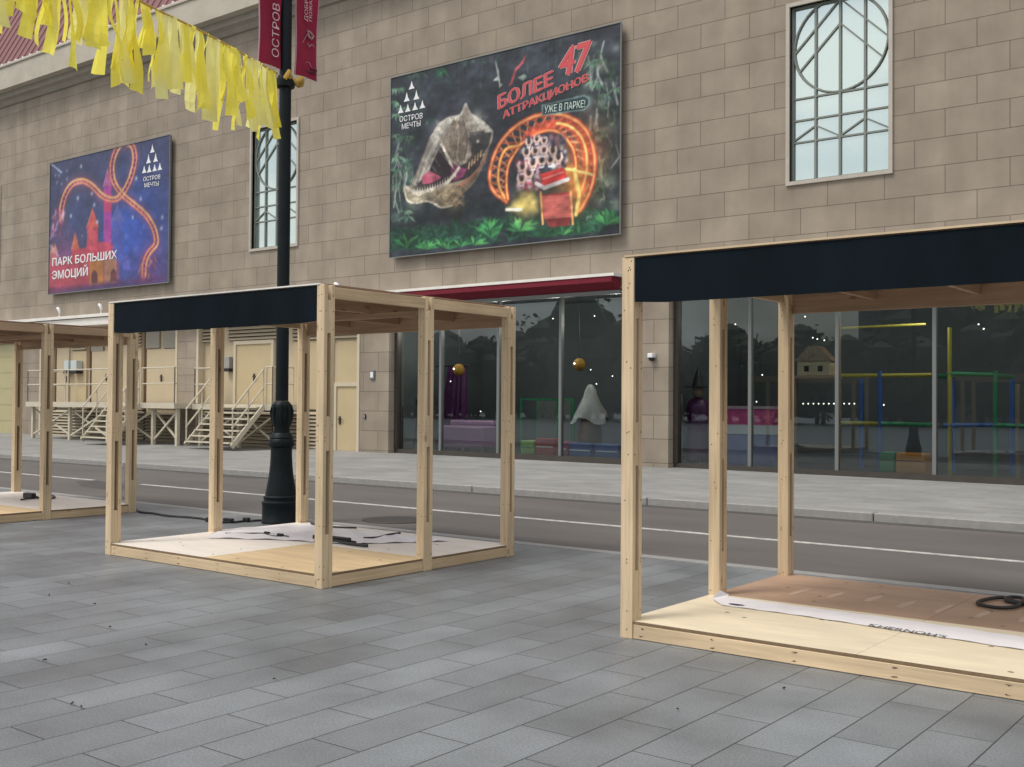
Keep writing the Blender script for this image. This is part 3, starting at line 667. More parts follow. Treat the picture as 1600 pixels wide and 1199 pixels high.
# --- jungle billboard
T2, a, b, z0, z1 = board('jungle_billboard', 'large billboard with open jawed dinosaur head and fiery roller coaster loop in a jungle', 610.5, (124, 402.7), 969.5, (35, 365))
cv = Canvas(a, b, z0, z1, .016, BY); rng = np.random.RandomState(5)
cv.C[:] = (52, 57, 66)
def blobs(n, box, r, cols, al):
    for i in range(n):
        x = rng.uniform(box[0], box[2]); y = rng.uniform(box[1], box[3]); cv.spot((x, y), rng.uniform(*r), cols[rng.randint(len(cols))], rng.uniform(*al))
blobs(60, (615, 110, 960, 395), (.15, .6), [(38, 52, 56), (52, 56, 68), (46, 60, 60), (34, 42, 46)], (.3, .7))
blobs(70, (900, 60, 965, 330), (.05, .25), [(110, 128, 118), (86, 108, 96), (66, 92, 78), (140, 150, 140)], (.25, .6))
blobs(40, (613, 210, 645, 350), (.06, .25), [(70, 104, 88), (96, 124, 108), (52, 84, 70)], (.25, .6))
for i in range(60):
    x = rng.uniform(905, 966) if i < 42 else rng.uniform(613, 645); y = rng.uniform(60, 260) if i < 42 else rng.uniform(215, 300)
    l = rng.uniform(20, 60); cv.stroke([(x, y), (x+rng.uniform(-6, 6), y+l*.5), (x+rng.uniform(-8, 8), y+l)], rng.uniform(.02, .06), [(150, 160, 150), (96, 120, 100), (64, 88, 74), (178, 184, 176)][rng.randint(4)], rng.uniform(.4, .85))
def leafy(cx, cy, r, n, cols, up=(-170, -10)):
    for i in range(n):
        an = R(rng.uniform(*up)); q = rng.uniform(.6, 1)*r; ex, ey = cx+math.cos(an)*q, cy+math.sin(an)*q*.8
        mx, my = (cx+ex)/2, (cy+ey)/2-2; nx, ny = -(ey-cy), ex-cx; ln = math.hypot(nx, ny)+1e-6; w = r*.09
        cv.fill([(cx, cy), (mx+nx/ln*w, my+ny/ln*w), (ex, ey), (mx-nx/ln*w, my-ny/ln*w)], cols[rng.randint(len(cols))], .9)
G1 = [(40, 92, 62), (58, 128, 78), (84, 156, 92), (34, 72, 54)]; G2 = [(36, 70, 58), (30, 58, 50), (48, 88, 70)]
for k in range(46): leafy(rng.uniform(612, 962), 0, 1, 1, G2) if 0 else None
for k in range(150):
    x = rng.uniform(612, 964); yb = 402-(x-608)*.105; leafy(x, yb-rng.uniform(2, 34), rng.uniform(14, 34), 9, G2)
cv.stroke([(700, 330), (830, 325), (880, 345)], .35, (30, 40, 42), .7, .2)
for (x, y, r) in ((768, 372, 40), (766, 360, 30), (690, 386, 26), (655, 384, 28), (812, 362, 36), (955, 350, 36), (946, 352, 30), (740, 384, 30), (636, 388, 34), (905, 366, 30), (668, 390, 24), (850, 372, 26), (880, 368, 24), (720, 386, 22), (700, 390, 20)): leafy(x, y, r, 15, G1)
leafy(688, 105, 26, 7, [(50, 112, 80), (40, 90, 66)], (40, 140))
for k in range(120):
    x = rng.uniform(612, 966); y = rng.uniform(70, 330); y = max(y, 126-(x-610)*.245)
    if 670 < x < 780 and y > 150 or 780 < x < 930: continue
    leafy(x, y, rng.uniform(6, 18), 6, [(58, 84, 72), (44, 66, 60), (74, 104, 88), (40, 54, 56)], (0, 360))
for k in range(40):
    x = rng.choice([rng.uniform(900, 966), rng.uniform(612, 650)]); y = rng.uniform(90, 340); leafy(x, y, rng.uniform(8, 22), 7, [(92, 128, 106), (70, 108, 86), (120, 146, 128)], (20, 160))
for k in range(14): x = rng.uniform(615, 900); y = 124-(x-610)*.245; cv.stroke([(x, y), (x+rng.uniform(-3, 3), y+rng.uniform(12, 50))], .03, (60, 84, 76), .7)
# dinosaur head
S_ = lambda x, y: (600+x/4.795, 100+y/4.795)
cv.fill([S_(*p) for p in ((345, 555), (400, 450), (480, 400), (570, 378), (598, 330), (612, 290), (630, 330), (655, 372), (730, 420), (780, 480), (820, 505), (815, 560), (785, 640), (755, 740), (700, 850), (640, 900), (560, 800), (480, 760), (440, 640), (400, 600), (350, 640))], (150, 142, 130))
cv.fill([S_(*p) for p in ((150, 930), (205, 905), (240, 950), (330, 945), (440, 905), (520, 880), (640, 860), (700, 800), (690, 870), (640, 930), (560, 1000), (510, 1065), (430, 1078), (360, 1040), (310, 1030), (240, 1045), (175, 1030))], (152, 142, 122))
for i in range(22):
    f = i/21; cv.stroke(smooth([S_(345+f*95+rng.uniform(-8, 8), 550+f*70), S_(285+f*75+rng.uniform(-10, 10), 715+f*40), S_(212+f*95, 900+f*30)], 4), rng.uniform(.025, .07), [(190, 186, 176), (128, 120, 112), (160, 154, 144)][rng.randint(3)], .9 if i < 7 else .6)
cv.fill([S_(*p) for p in ((345, 545), (420, 445), (560, 385), (555, 425), (445, 500), (405, 585), (372, 610))], (190, 186, 176), 1, .05)
cv.fill([S_(*p) for p in ((440, 590), (490, 700), (560, 760), (610, 700), (640, 560), (600, 430), (520, 420), (470, 500))], (122, 110, 98))
cv.stroke(smooth([S_(*p) for p in ((545, 420), (560, 560), (545, 690), (570, 745))]), .05, (164, 150, 134)); cv.stroke(smooth([S_(*p) for p in ((600, 440), (622, 580), (600, 720))]), .05, (92, 82, 74))
cv.fill([S_(*p) for p in ((640, 510), (760, 500), (805, 520), (790, 600), (740, 680), (660, 690), (640, 600))], (62, 60, 62))
cv.spot(S_(702, 580), .06, (214, 214, 206)); cv.fill([S_(*p) for p in ((690, 400), (760, 440), (815, 500), (770, 520), (700, 460), (640, 440))], (196, 192, 182))
cv.fill([S_(*p) for p in ((345, 790), (385, 690), (425, 610), (438, 600), (462, 720), (545, 772), (615, 742), (650, 690), (745, 690), (715, 770), (640, 850), (520, 890), (440, 900), (330, 938), (240, 945), (250, 900), (300, 850))], (44, 35, 40), .92, .06)
cv.fill([S_(*p) for p in ((280, 850), (340, 800), (430, 850), (390, 880), (330, 900), (290, 900))], (160, 78, 100)); cv.fill([S_(*p) for p in ((500, 740), (560, 770), (620, 790), (590, 850), (520, 880), (500, 820))], (122, 56, 92))
for p in ((300, 760), (330, 720), (360, 680), (400, 620)): cv.stroke([S_(*p), S_(p[0]+60, p[1]+90)], .03, (110, 104, 98), .8)
for i in range(7):
    x, y = 420+i*11, 600+i*24; cv.fill([S_(x-4, y), S_(x+18, y-6), S_(x+42, y+52)], (214, 208, 192))
for i in range(5): x, y = 640+i*22, 740-i*22; cv.stroke([S_(x, y), S_(x-6, y+44)], .04, (178, 152, 110))
cv.stroke(smooth([S_(*p) for p in ((165, 925), (240, 965), (330, 950), (450, 905), (510, 850), (560, 780))]), .09, (206, 198, 184)); cv.stroke(smooth([S_(*p) for p in ((550, 920), (640, 860), (720, 780), (760, 690))]), .07, (176, 112, 92))
for i in range(90):
    x, y = rng.uniform(380, 600), rng.uniform(910, 1060); cv.spot(S_(x, y), rng.uniform(.03, .08), [(164, 140, 104), (120, 104, 84), (190, 168, 130), (98, 84, 72)][rng.randint(4)], .6)
cv.stroke(smooth([S_(*p) for p in ((150, 930), (175, 1025), (240, 1043), (310, 1030), (360, 1040), (430, 1076), (510, 1062))]), .05, (226, 216, 196))
for i in range(60):
    x, y = rng.uniform(380, 780), rng.uniform(390, 520)
    cv.stroke([S_(x, y), S_(x+rng.uniform(-14, 14), y+rng.uniform(14, 36))], .03, [(210, 204, 196), (120, 114, 106), (98, 92, 88)][rng.randint(3)], .35)
cv.fill([S_(*p) for p in ((640, 930), (700, 850), (760, 740), (790, 640), (812, 560), (780, 640), (735, 740), (660, 850), (560, 930))], (104, 84, 74), .8, .1)
cv.spot(S_(600, 480), .55, (92, 84, 78), .55); cv.spot(S_(420, 520), .4, (212, 208, 198), .5); cv.spot(S_(700, 440), .35, (214, 208, 196), .6); cv.spot(S_(530, 1030), .5, (120, 100, 76), .5); cv.spot(S_(250, 1000), .4, (196, 186, 166), .5)
for i in range(16):
    x = 250+i*19; y = 962-((i-2)*6 if i > 2 else 0)-(i-8)*5*(i > 8); cv.fill([S_(x-6, y), S_(x, y-44), S_(x+7, y-2)], (216, 208, 190), .9)
for i in range(34):
    x, y = rng.uniform(470, 660), rng.uniform(430, 720); cv.stroke([S_(x, y), S_(x+rng.uniform(-10, 10), y+rng.uniform(12, 40))], .025, [(86, 76, 68), (158, 146, 132)][rng.randint(2)], .5)
cv.stroke(smooth([S_(*p) for p in ((420, 448), (490, 402), (570, 384), (612, 300), (650, 374), (730, 424), (812, 505))]), .04, (206, 202, 196), .6, .05)
for i in range(420):
    x, y = rng.uniform(360, 800), rng.uniform(390, 740)
    X_, Z_ = cv.P(S_(x, y)); ci = cv.C[min(cv.nz-1, max(0, int((Z_-z0)/cv.cell))), min(cv.nx-1, max(0, int((X_-a)/cv.cell)))]
    if ci.mean() > 85: cv.stroke([S_(x, y), S_(x+rng.uniform(-9, 9), y+rng.uniform(3, 16))], .022, tuple(ci*rng.choice([.6, .72, 1.22, 1.3])), .7, .01)
for i in range(260):
    x, y = rng.uniform(170, 640), rng.uniform(905, 1065)
    X_, Z_ = cv.P(S_(x, y)); ci = cv.C[min(cv.nz-1, max(0, int((Z_-z0)/cv.cell))), min(cv.nx-1, max(0, int((X_-a)/cv.cell)))]
    if ci.mean() > 85: cv.stroke([S_(x, y), S_(x+rng.uniform(3, 14), y+rng.uniform(-6, 6))], .022, tuple(ci*rng.choice([.6, .72, 1.25])), .7, .01)
# coaster loop
Q_ = lambda x, y: (740+x/3.996, 40+y/3.996)
cv.spot(Q_(620, 960), 1.0, (226, 150, 70), .55); cv.spot(Q_(330, 1110), .5, (240, 214, 120), .8); cv.spot(Q_(690, 760), .9, (196, 96, 50), .5)
out = smooth([Q_(*p) for p in ((205, 1100), (130, 1040), (100, 960), (115, 850), (165, 735), (250, 640), (360, 575), (480, 552), (590, 570), (690, 640), (745, 760), (755, 900), (725, 1040), (660, 1160))])
inn = smooth([Q_(*p) for p in ((215, 1085), (205, 1000), (215, 880), (262, 790), (320, 720), (400, 670), (490, 655), (560, 690), (620, 770), (640, 880), (630, 960), (640, 1050))])
for i in range(len(out)-1):
    f = i/(len(out)-1); j = min(len(inn)-1, int(f*(len(inn)-1))); j2 = min(len(inn)-1, j+3)
    (cv.stroke([out[i], inn[j2]], .05, (196, 96, 62), .85), cv.stroke([inn[j], out[min(i+5, len(out)-1)]], .045, (236, 170, 120), .8)) if i % 3 == 0 else None
cv.stroke(out, .13, (206, 78, 56)); cv.stroke(out, .06, (246, 176, 112)); cv.stroke(inn, .11, (196, 66, 52)); cv.stroke(inn, .05, (250, 190, 110))
mid = smooth([Q_(*p) for p in ((195, 1080), (155, 980), (165, 850), (205, 770), (290, 745), (330, 690), (430, 630), (560, 615), (660, 680), (705, 800), (700, 940), (660, 1060))])
cv.stroke(mid[:26], .10, (220, 104, 56), .9); cv.stroke(mid[:26], .05, (255, 206, 120)); cv.stroke(mid[30:], .22, (214, 84, 60), .75, .06); cv.stroke(mid[40:], .06, (255, 206, 120))
cv.fill([Q_(*p) for p in ((560, 860), (640, 900), (720, 870), (690, 960), (700, 1100), (640, 1180), (600, 1040), (580, 960))], (238, 160, 80), .6, .25)
cv.stroke([Q_(560, 890), Q_(740, 930)], .06, (255, 226, 140)); cv.stroke([Q_(630, 900), Q_(660, 1060), Q_(640, 1180)], .1, (255, 222, 130))
for i in range(120): cv.spot(Q_(rng.uniform(300, 580), rng.uniform(690, 900)), rng.uniform(.05, .12), [(196, 196, 206), (64, 70, 92), (150, 104, 112), (40, 44, 60), (224, 214, 214)][rng.randint(5)], .9)
for i in range(70): cv.spot(Q_(rng.uniform(265, 410), rng.uniform(850, 1020)), rng.uniform(.05, .11), [(208, 160, 170), (160, 66, 84), (226, 210, 214), (96, 44, 60)][rng.randint(4)], .9)
def disc(c, r, colr, al=1.0): x, z = cv.P(c); cv.fill([(x+r*math.cos(q), z+r*math.sin(q)) for q in [k*math.pi/5 for k in range(10)]], colr, al, .015, False)
for (x, y, k) in ((345, 735, .8), (395, 715, .8), (440, 725, .8), (330, 800, .95), (385, 790, .95), (440, 785, .95), (495, 790, .95), (530, 830, 1), (480, 845, 1.05), (425, 850, 1.05), (370, 865, 1.1), (305, 890, 1.1), (345, 930, 1.1), (300, 965, 1.1)):
    bc = [(44, 52, 84), (150, 66, 88), (60, 60, 76), (196, 120, 130), (84, 92, 130)][rng.randint(5)]
    cv.fill([Q_(x-17*k, y+52*k), Q_(x-13*k, y+14*k), Q_(x+13*k, y+12*k), Q_(x+18*k, y+50*k)], bc)
    for sx in (-1, 1): cv.stroke([Q_(x+sx*12*k, y+18*k), Q_(x+sx*24*k, y-8*k), Q_(x+sx*18*k, y-32*k)], .055*k, (222, 196, 186))
    disc(Q_(x, y), .085*k, (214, 180, 166)); disc(Q_(x, y-7*k), .06*k, (60, 48, 48)); cv.stroke([Q_(x-10*k, y+34*k), Q_(x+10*k, y+32*k)], .05, (226, 222, 228))
cv.fill([Q_(*p) for p in ((415, 930), (560, 885), (585, 950), (430, 1005))], (206, 60, 60)); cv.stroke([Q_(390, 985), Q_(440, 1015), Q_(590, 960)], .1, (232, 224, 224)); cv.spot(Q_(500, 880), .1, (240, 240, 250)); cv.stroke([Q_(430, 960), Q_(560, 915)], .04, (240, 150, 140))
cv.fill([Q_(*p) for p in ((420, 1060), (600, 1040), (615, 1199), (440, 1199))], (170, 60, 62)); cv.fill([Q_(*p) for p in ((430, 1190), (610, 1190), (600, 1250), (470, 1260))], (150, 52, 54), .8)
for i in range(11): y = 1065+i*13; cv.stroke([Q_(425+i*2, y+8), Q_(600+i, y-4)], .03, (226, 150, 130), .8)
for x in (418, 606): cv.stroke([Q_(x, 1040), Q_(x+14, 1240)], .06, (236, 170, 110))
cv.fill([Q_(*p) for p in ((210, 1145), (300, 1060), (360, 1040), (400, 1160), (300, 1150))], (246, 220, 130), .75, .2); cv.stroke([Q_(205, 1150), Q_(300, 1150)], .07, (236, 232, 210))
# pterosaur shapes and title plate
K_ = lambda x, y: (770+x/8.42, 60+y/8.42)
cv.fill([K_(*p) for p in ((30, 290), (80, 420), (100, 600), (140, 600), (85, 660), (75, 560), (0, 560), (60, 500))], (170, 178, 172)); cv.fill([K_(*p) for p in ((455, 195), (400, 330), (310, 430), (260, 600), (200, 640), (230, 580), (290, 400), (350, 340))], (160, 76, 84)); cv.fill([K_(*p) for p in ((320, 520), (410, 470), (450, 500), (400, 560))], (130, 150, 140))
cv.fill([K_(*p) for p in ((650, 890), (1180, 760), (1270, 790), (1260, 880), (1200, 935), (650, 1010))], (44, 66, 72)); cv.stroke([K_(*p) for p in ((650, 885), (1200, 755), (1265, 790), (1265, 870), (1200, 940), (655, 1012), (650, 885))], .035, (126, 150, 150))
cv.mottle(rng, .11); cv.blur(1); cv.C[:] = cv.C + rng.normal(0, 3.0, cv.C.shape[:2])[..., None]
cv.build('artwork', T2, .95)
lt = MB()
for dx, mi, pr, bd in ((.6, 1, .004, .06), (0, 0, .008, .032)):
    print_text(lt, T2, 'БОЛЕЕ', K_(75+dx*2, 935), K_(815, 600), 21, mi, bd, .15, pr); print_text(lt, T2, '47', K_(890, 500), K_(1300, 392), 44, mi, bd+.01, .2, pr)
    print_text(lt, T2, 'АТТРАКЦИОНОВ', K_(140, 1060), K_(1265, 560), 11.5, mi, bd, .1, pr)
lt.build('lettering', [M['ink_red'], M['ink_edge']], T2)
lt = MB(); print_text(lt, T2, 'УЖЕ В ПАРКЕ!', K_(685, 985), K_(1215, 905), 11, 0, .02, .05); lt.build('lettering', M['ink_mint'], T2)
lt = MB(); print_text(lt, T2, 'ОСТРОВ', S_(118, 437), S_(290, 408), 8.5, 0, .02); print_text(lt, T2, 'МЕЧТЫ', S_(135, 492), S_(275, 464), 8.5, 0, .02); lt.build('lettering', M['ink_white'], T2)
em = MB(); spires(em, T2, [(600+x/4.795, 100+y0/4.795, 100+y1/4.795, 4.6) for x, y0, y1 in ((208, 128, 188), (171, 212, 281), (243, 196, 266), (125, 306, 369), (179, 300, 358), (233, 286, 346), (288, 270, 332))]); em.build('emblem', M['ink_white'], T2)
# --- castle billboard
T1, a, b, z0, z1 = board('castle_billboard', 'blue and pink billboard with fairytale castle towers and a winding coaster track at night', 77.5, (258, 457), 264.5, (209.5, 444))
cv = Canvas(a, b, z0, z1, .028, BY); rng = np.random.RandomState(9)
cv.C[:] = (72, 78, 116)
A_ = lambda x, y: (60+x/4.135, 190+y/4.135)
cv.spot(A_(640, 700), 2.6, (58, 92, 190), .9); cv.spot(A_(560, 760), 1.6, (66, 104, 214), .7); cv.spot(A_(720, 980), 1.5, (120, 84, 160), .7); cv.spot(A_(160, 900), 1.4, (176, 92, 150), .6); cv.spot(A_(250, 640), 1.0, (74, 96, 160), .5)
cv.fill([A_(*p) for p in ((60, 1110), (60, 900), (200, 880), (330, 840), (520, 830), (520, 1050), (300, 1075))], (190, 84, 110), .75, .3)
def tower(x, w, ytop, ysh, ybot, c, cr):
    cv.fill([A_(x-w, ybot), A_(x-w, ysh), A_(x+w, ysh-3), A_(x+w, ybot)], c, .95); cv.fill([A_(x-w*1.25, ysh), A_(x, ytop), A_(x+w*1.25, ysh-4)], cr, .95)
    cv.stroke([A_(x-w, ysh), A_(x-w, ybot)], .03, tuple(min(255, q+40) for q in c), .6); cv.stroke([A_(x-w*1.2, ysh), A_(x, ytop)], .03, tuple(min(255, q+50) for q in cr), .7)
tower(512, 36, 545, 650, 900, (84, 100, 190), (104, 112, 190)); tower(572, 22, 870, 885, 960, (104, 104, 200), (104, 104, 200))
tower(448, 24, 300, 420, 900, (176, 70, 168), (196, 110, 170)); cv.fill([A_(424, 480), A_(472, 470), A_(472, 580), A_(424, 590)], (204, 70, 128))
tower(350, 34, 560, 690, 950, (222, 88, 104), (228, 104, 96)); tower(238, 22, 715, 830, 900, (214, 104, 96), (222, 120, 92))
cv.fill([A_(*p) for p in ((215, 900), (215, 830), (310, 815), (310, 790), (420, 775), (430, 780), (480, 790), (480, 880), (330, 900))], (212, 80, 104), .9)
for p in ((92, 800), (110, 830)): tower(p[0], 14, 790, 850, 980, (196, 110, 110), (222, 150, 120))
cv.fill([A_(*p) for p in ((60, 920), (330, 890), (330, 1065), (60, 1105))], (196, 84, 104), .95); cv.fill([A_(*p) for p in ((330, 900), (420, 890), (420, 1050), (330, 1062))], (206, 140, 74), .9); cv.fill([A_(*p) for p in ((425, 890), (505, 880), (505, 1040), (425, 1050))], (190, 140, 110), .9)
for x, y in ((362, 965), (485, 955)): cv.fill([A_(x-20, y+80), A_(x-20, y+20), A_(x, y-8), A_(x+20, y+18), A_(x+20, y+78)], (112, 66, 72))
cv.fill([A_(*p) for p in ((60, 1105), (60, 1080), (520, 1030), (820, 990), (820, 1040), (300, 1085))], (96, 60, 110), .7, .15)
for p in ((570, 740), (580, 910), (630, 820)): cv.fill([A_(p[0]-14, p[1]+20), A_(p[0]-14, p[1]-12), A_(p[0]+14, p[1]-14), A_(p[0]+14, p[1]+18)], (110, 140, 226), .5, .05)
for k in range(26): x, y = rng.uniform(215, 500), rng.uniform(700, 890); cv.fill([A_(x-3, y+10), A_(x-3, y), A_(x+3, y-1), A_(x+3, y+9)], [(255, 190, 140), (150, 40, 90), (120, 40, 100)][rng.randint(3)], .6)
for x in (330, 344, 358, 440, 455): cv.stroke([A_(x, 700), A_(x, 880)], .03, (255, 150, 140), .35)
for k in range(40): cv.spot(A_(rng.uniform(70, 820), rng.uniform(150, 720)), .035, (190, 200, 240), .6)
t1 = smooth([A_(*p) for p in ((150, 640), (150, 560), (175, 470), (220, 405), (285, 385), (345, 415), (400, 470), (450, 500), (510, 498), (560, 440), (600, 350), (622, 250), (612, 170), (575, 140), (525, 155), (490, 220), (475, 300), (488, 390), (540, 470), (610, 530), (680, 590), (725, 650), (755, 720), (760, 790), (720, 840), (690, 900), (680, 1000))])
cv.stroke(t1, .5, (216, 96, 110), .28, .3); cv.stroke(t1, .24, (196, 92, 140), .75, .06)
for i in range(0, len(t1)-1):
    (xa, ya), (xb, yb_) = t1[i], t1[i+1]; nx, ny = -(yb_-ya), xb-xa; l = math.hypot(nx, ny)+1e-6
    if i % 2 == 0: cv.stroke([(xa-nx/l*2.6, ya-ny/l*2.6), (xa+nx/l*2.6, ya+ny/l*2.6)], .07, (70, 26, 66), .9)
off = lambda d: [(p[0]-(t1[min(i+1, len(t1)-1)][1]-t1[max(i-1, 0)][1])/(math.dist(t1[min(i+1, len(t1)-1)], t1[max(i-1, 0)])+1e-6)*d, p[1]+(t1[min(i+1, len(t1)-1)][0]-t1[max(i-1, 0)][0])/(math.dist(t1[min(i+1, len(t1)-1)], t1[max(i-1, 0)])+1e-6)*d) for i, p in enumerate(t1)]
cv.stroke(off(2.7), .075, (250, 160, 120)); cv.stroke(off(-2.7), .08, (255, 190, 110)); cv.stroke(off(-3.2), .03, (255, 214, 150)); cv.stroke(off(-.8), .03, (206, 110, 160), .7)
for i in range(18): x = 655+rng.uniform(0, 100); y = 820+rng.uniform(0, 170); cv.stroke([A_(x, y), A_(x+rng.uniform(-25, 25), y+30)], .05, [(226, 120, 120), (196, 84, 110), (236, 170, 120)][rng.randint(3)], .7)
for i in range(30): cv.spot(A_(rng.uniform(85, 165), rng.uniform(560, 740)), rng.uniform(.06, .14), [(226, 160, 190), (160, 60, 110), (240, 226, 234), (196, 96, 140)][rng.randint(4)], .85)
cv.stroke([A_(62, 780), A_(100, 720), A_(130, 640)], .06, (176, 150, 206)); cv.stroke([A_(75, 800), A_(105, 840), A_(130, 870)], .06, (190, 170, 214))
for p in ((276, 290), (360, 540), (610, 620), (800, 620), (255, 495), (210, 610), (660, 500), (632, 368), (345, 465), (380, 650), (795, 690)): cv.spot(A_(*p), .1, (214, 224, 255), .95)
cv.stroke([A_(75, 268), A_(150, 330)], .05, (200, 214, 240)); [cv.spot(A_(*p), .07, (190, 200, 236), .8) for p in ((120, 395), (150, 405), (185, 370), (185, 320), (110, 350), (135, 350))]
cv.mottle(rng, .05); cv.blur(1); cv.C[:] = cv.C + rng.normal(0, 2.5, cv.C.shape[:2])[..., None]
cv.build('artwork', T1, .7)
C_ = lambda x, y: (60+x/10.67, 370+y/10.67); D_ = lambda x, y: (200+x/11.99, 210+y/11.99)
lt = MB(); print_text(lt, T1, 'ПАРК БОЛЬШИХ', C_(235, 492), C_(1308, 362), 12, 0, .03); print_text(lt, T1, 'ЭМОЦИЙ', C_(232, 712), C_(825, 645), 12.5, 0, .03)
print_text(lt, T1, 'ОСТРОВ', D_(290, 885), D_(608, 832), 6.6, 0, .02); print_text(lt, T1, 'МЕЧТЫ', D_(310, 1000), D_(580, 960), 6.6, 0, .02); lt.build('lettering', M['ink_white'], T1)
em = MB(); spires(em, T1, [(*D_(x, y0), 210+y1/11.99, 3.6) for x, y0, y1 in ((458, 190, 342), (386, 370, 542), (518, 345, 515), (305, 585, 725), (400, 570, 712), (500, 555, 690), (597, 530, 668))]); em.build('emblem', M['ink_white'], T1)

# ================================================================== LAMP POST, BANNERS, GARLAND
LPX, LPY = onY(438.5, 820, 8.95).x, 8.95
lp = thing('lamp_post', 'tall black cast iron lamp post with bell shaped base behind the middle kiosk', 'lamp post', (LPX, LPY, 0))
mb = MB(); mb.lathe([(.235, 0), (.235, .03), (.228, .04), (.226, .22), (.232, .235), (.232, .26), (.208, .275), (.205, .29), (.212, .30), (.212, .325), (.192, .34), (.182, .40), (.168, .48), (.150, .58), (.138, .70), (.131, .82), (.129, .93)], n=40); mb.build('base', M['lamp'], lp, smooth=True)
mb = MB(); mb.lathe([(.131, .931), (.152, .945), (.157, .97), (.154, 1.02), (.142, 1.035), (.147, 1.05), (.135, 1.08), (.112, 1.11)], n=40); mb.build('collar', M['lamp'], lp, smooth=True)
mb = MB(); mb.lathe([(.10, 1.111), (.098, 1.18), (.108, 1.21), (.122, 1.28), (.124, 1.34), (.115, 1.40), (.122, 1.44), (.10, 1.48), (.08, 1.50)], n=40)
for k in range(8):
    an = k*math.pi/4; c = Vector((math.cos(an), math.sin(an), 0)); mb.tube([c*.10+Vector((0, 0, 1.20)), c*.118+Vector((0, 0, 1.28)), c*.128+Vector((0, 0, 1.37)), c*.115+Vector((0, 0, 1.46))], [.01, .018, .02, .008], 6)
mb.build('ornament', M['lamp'], lp, smooth=True)
mb = MB(); mb.lathe([(.078, 1.501), (.076, 4.0), (.073, 5.45), (.070, 7.6), (.045, 7.7), (.0, 7.8)], n=28); mb.build('shaft', M['lamp'], lp, smooth=True)
mb = MB(); mb.lathe([(.078, 5.38), (.115, 5.40), (.12, 5.47), (.09, 5.54), (.076, 5.54)], n=20); mb.build('ring', M['lamp'], lp, smooth=True)
for zz in (7.36,):
    mb = MB(); mb.tube([(0, -.72, zz), (0, .72, zz)], .014, 6); mb.build('banner_rod', M['lamp'], lp)
def flag(name, label, px0, px1, zbot, ztop, writing):
    y0 = onX(px0, 60, LPX).y; y1 = onX(px1, 60, LPX).y; y0, y1 = min(y0, y1), max(y0, y1)
    t = thing(name, label, 'banner', (LPX, (y0+y1)/2, zbot), 'red banners on the lamp post'); w = (y1-y0)/2; h = ztop-zbot
    mb = MB(); n = 10; m = 14
    f = lambda u, v: .018*math.sin(u*5+v*3)+.012*math.sin(v*9+u*2)
    for i in range(n):
        for j in range(m):
            q = []
            for a_, b_ in ((i, j), (i+1, j), (i+1, j+1), (i, j+1)): u = a_/n; v = b_/m; q.append((f(u, v), -w+2*w*u, h*v))
            mb.quad(*q)
    o = mb.build('cloth', M['banner_red'], t); s_ = o.modifiers.new('thick', 'SOLIDIFY'); s_.thickness = .006; s_.offset = 0
    mb = MB()
    for yy in (-w-.004, w+.004): mb.tube([(f(0 if yy < 0 else 1, v/14), yy, h*v/14) for v in range(15)], .009, 5)
    mb.build('hem', M['banner_pink'], t)
    lt = MB(); lo = Vector(t.location)
    for s, pa, pb, hp, mi in writing:
        A, Bq = onX(*pa, LPX)-lo, onX(*pb, LPX)-lo; A.x = Bq.x = .034; hh = abs((onX(pa[0]-hp, pa[1], LPX)-onX(*pa, LPX)).y)
        lettering(lt, s, A, Bq, (0, -hh, 0), (1, 0, 0), mi, .0, 0, .002)
    lt.build('lettering', [M['ink_pale']], t)
    return t
zb = onX(425, 105, LPX).z
tl = flag('banner', 'crimson banner with large upright lettering on the left of the lamp post', 404, 444, onX(425, 104, LPX).z, 7.35, [('ОСТРОВ МЕЧТЫ', (432.5, 92), (435.5, -72), 11, 0)])
tr = flag('banner', 'crimson banner with small lettering and pale swirl on the right of the lamp post', 461.5, 495.5, onX(478, 122, LPX).z, 7.35, [('ДОБРО', (477.5, 35), (478.5, -8), 5, 0), ('ПОЖАЛОВАТЬ', (484.5, 35), (485.5, -40), 5, 0)])
em = MB(); lo = Vector(tr.location)
def bn(px, py, d=.02): p = onX(px, py, LPX)-lo; p.x = d; return p
em.tube([bn(*q) for q in ((479, 49), (484, 52), (488, 58), (485, 62), (481, 58), (479, 52))], .014, 6, 1); em.tube([bn(*q) for q in ((479, 68), (482, 74), (486, 70), (489, 74))], .007, 6, 1)
em.tube([bn(*q) for q in smooth([(478, 55), (472, 66), (466, 80), (464, 92), (470, 100), (480, 98), (485, 106)])], .004, 5, 1); em.tube([bn(*q) for q in smooth([(468, 108), (478, 112), (490, 114), (492, 110), (484, 108)])], .012, 5, 2)
em.build('emblem', [M['ink_pale'], mat('grey_rose_print', (.40, .26, .28), .6), M['ink_maroon']], tr)
# garland
gl = thing('ribbon_garland', 'garland of yellow cloth ribbons on a cord tied to the lamp post', 'garland', (LPX, LPY, 5.5))
lo = Vector(gl.location)
def pdep(px, py, dep): d = ray(px, py); return EP+d*dep
g0 = Vector((LPX-.02, LPY-.12, 5.55))
ctrl = [g0-lo, pdep(330, 57, 11.9)-lo, pdep(219, 2, 10.75)-lo, pdep(100, -66, 9.75)-lo, pdep(0, -132, 9.0)-lo, pdep(-160, -250, 8.0)-lo, pdep(-420, -460, 6.8)-lo]
rope = [Vector(p) for p in smooth([tuple(c) for c in ctrl], 16)]
mb = MB(); mb.tube(rope, .011, 6); mb.build('cord', M['cord'], gl)
mb = MB(); mb.tube([(.10*math.cos(q)+.02, .10*math.sin(q)+.12, .0+.03*math.sin(3*q)) for q in [i*2*math.pi/14 for i in range(14)]], .034, 8, close=True); mb.tube([(.10, -.02, 0), (.16, -.08, .05), (.13, -.12, -.04)], .03, 6); mb.build('knot', M['cord'], gl)
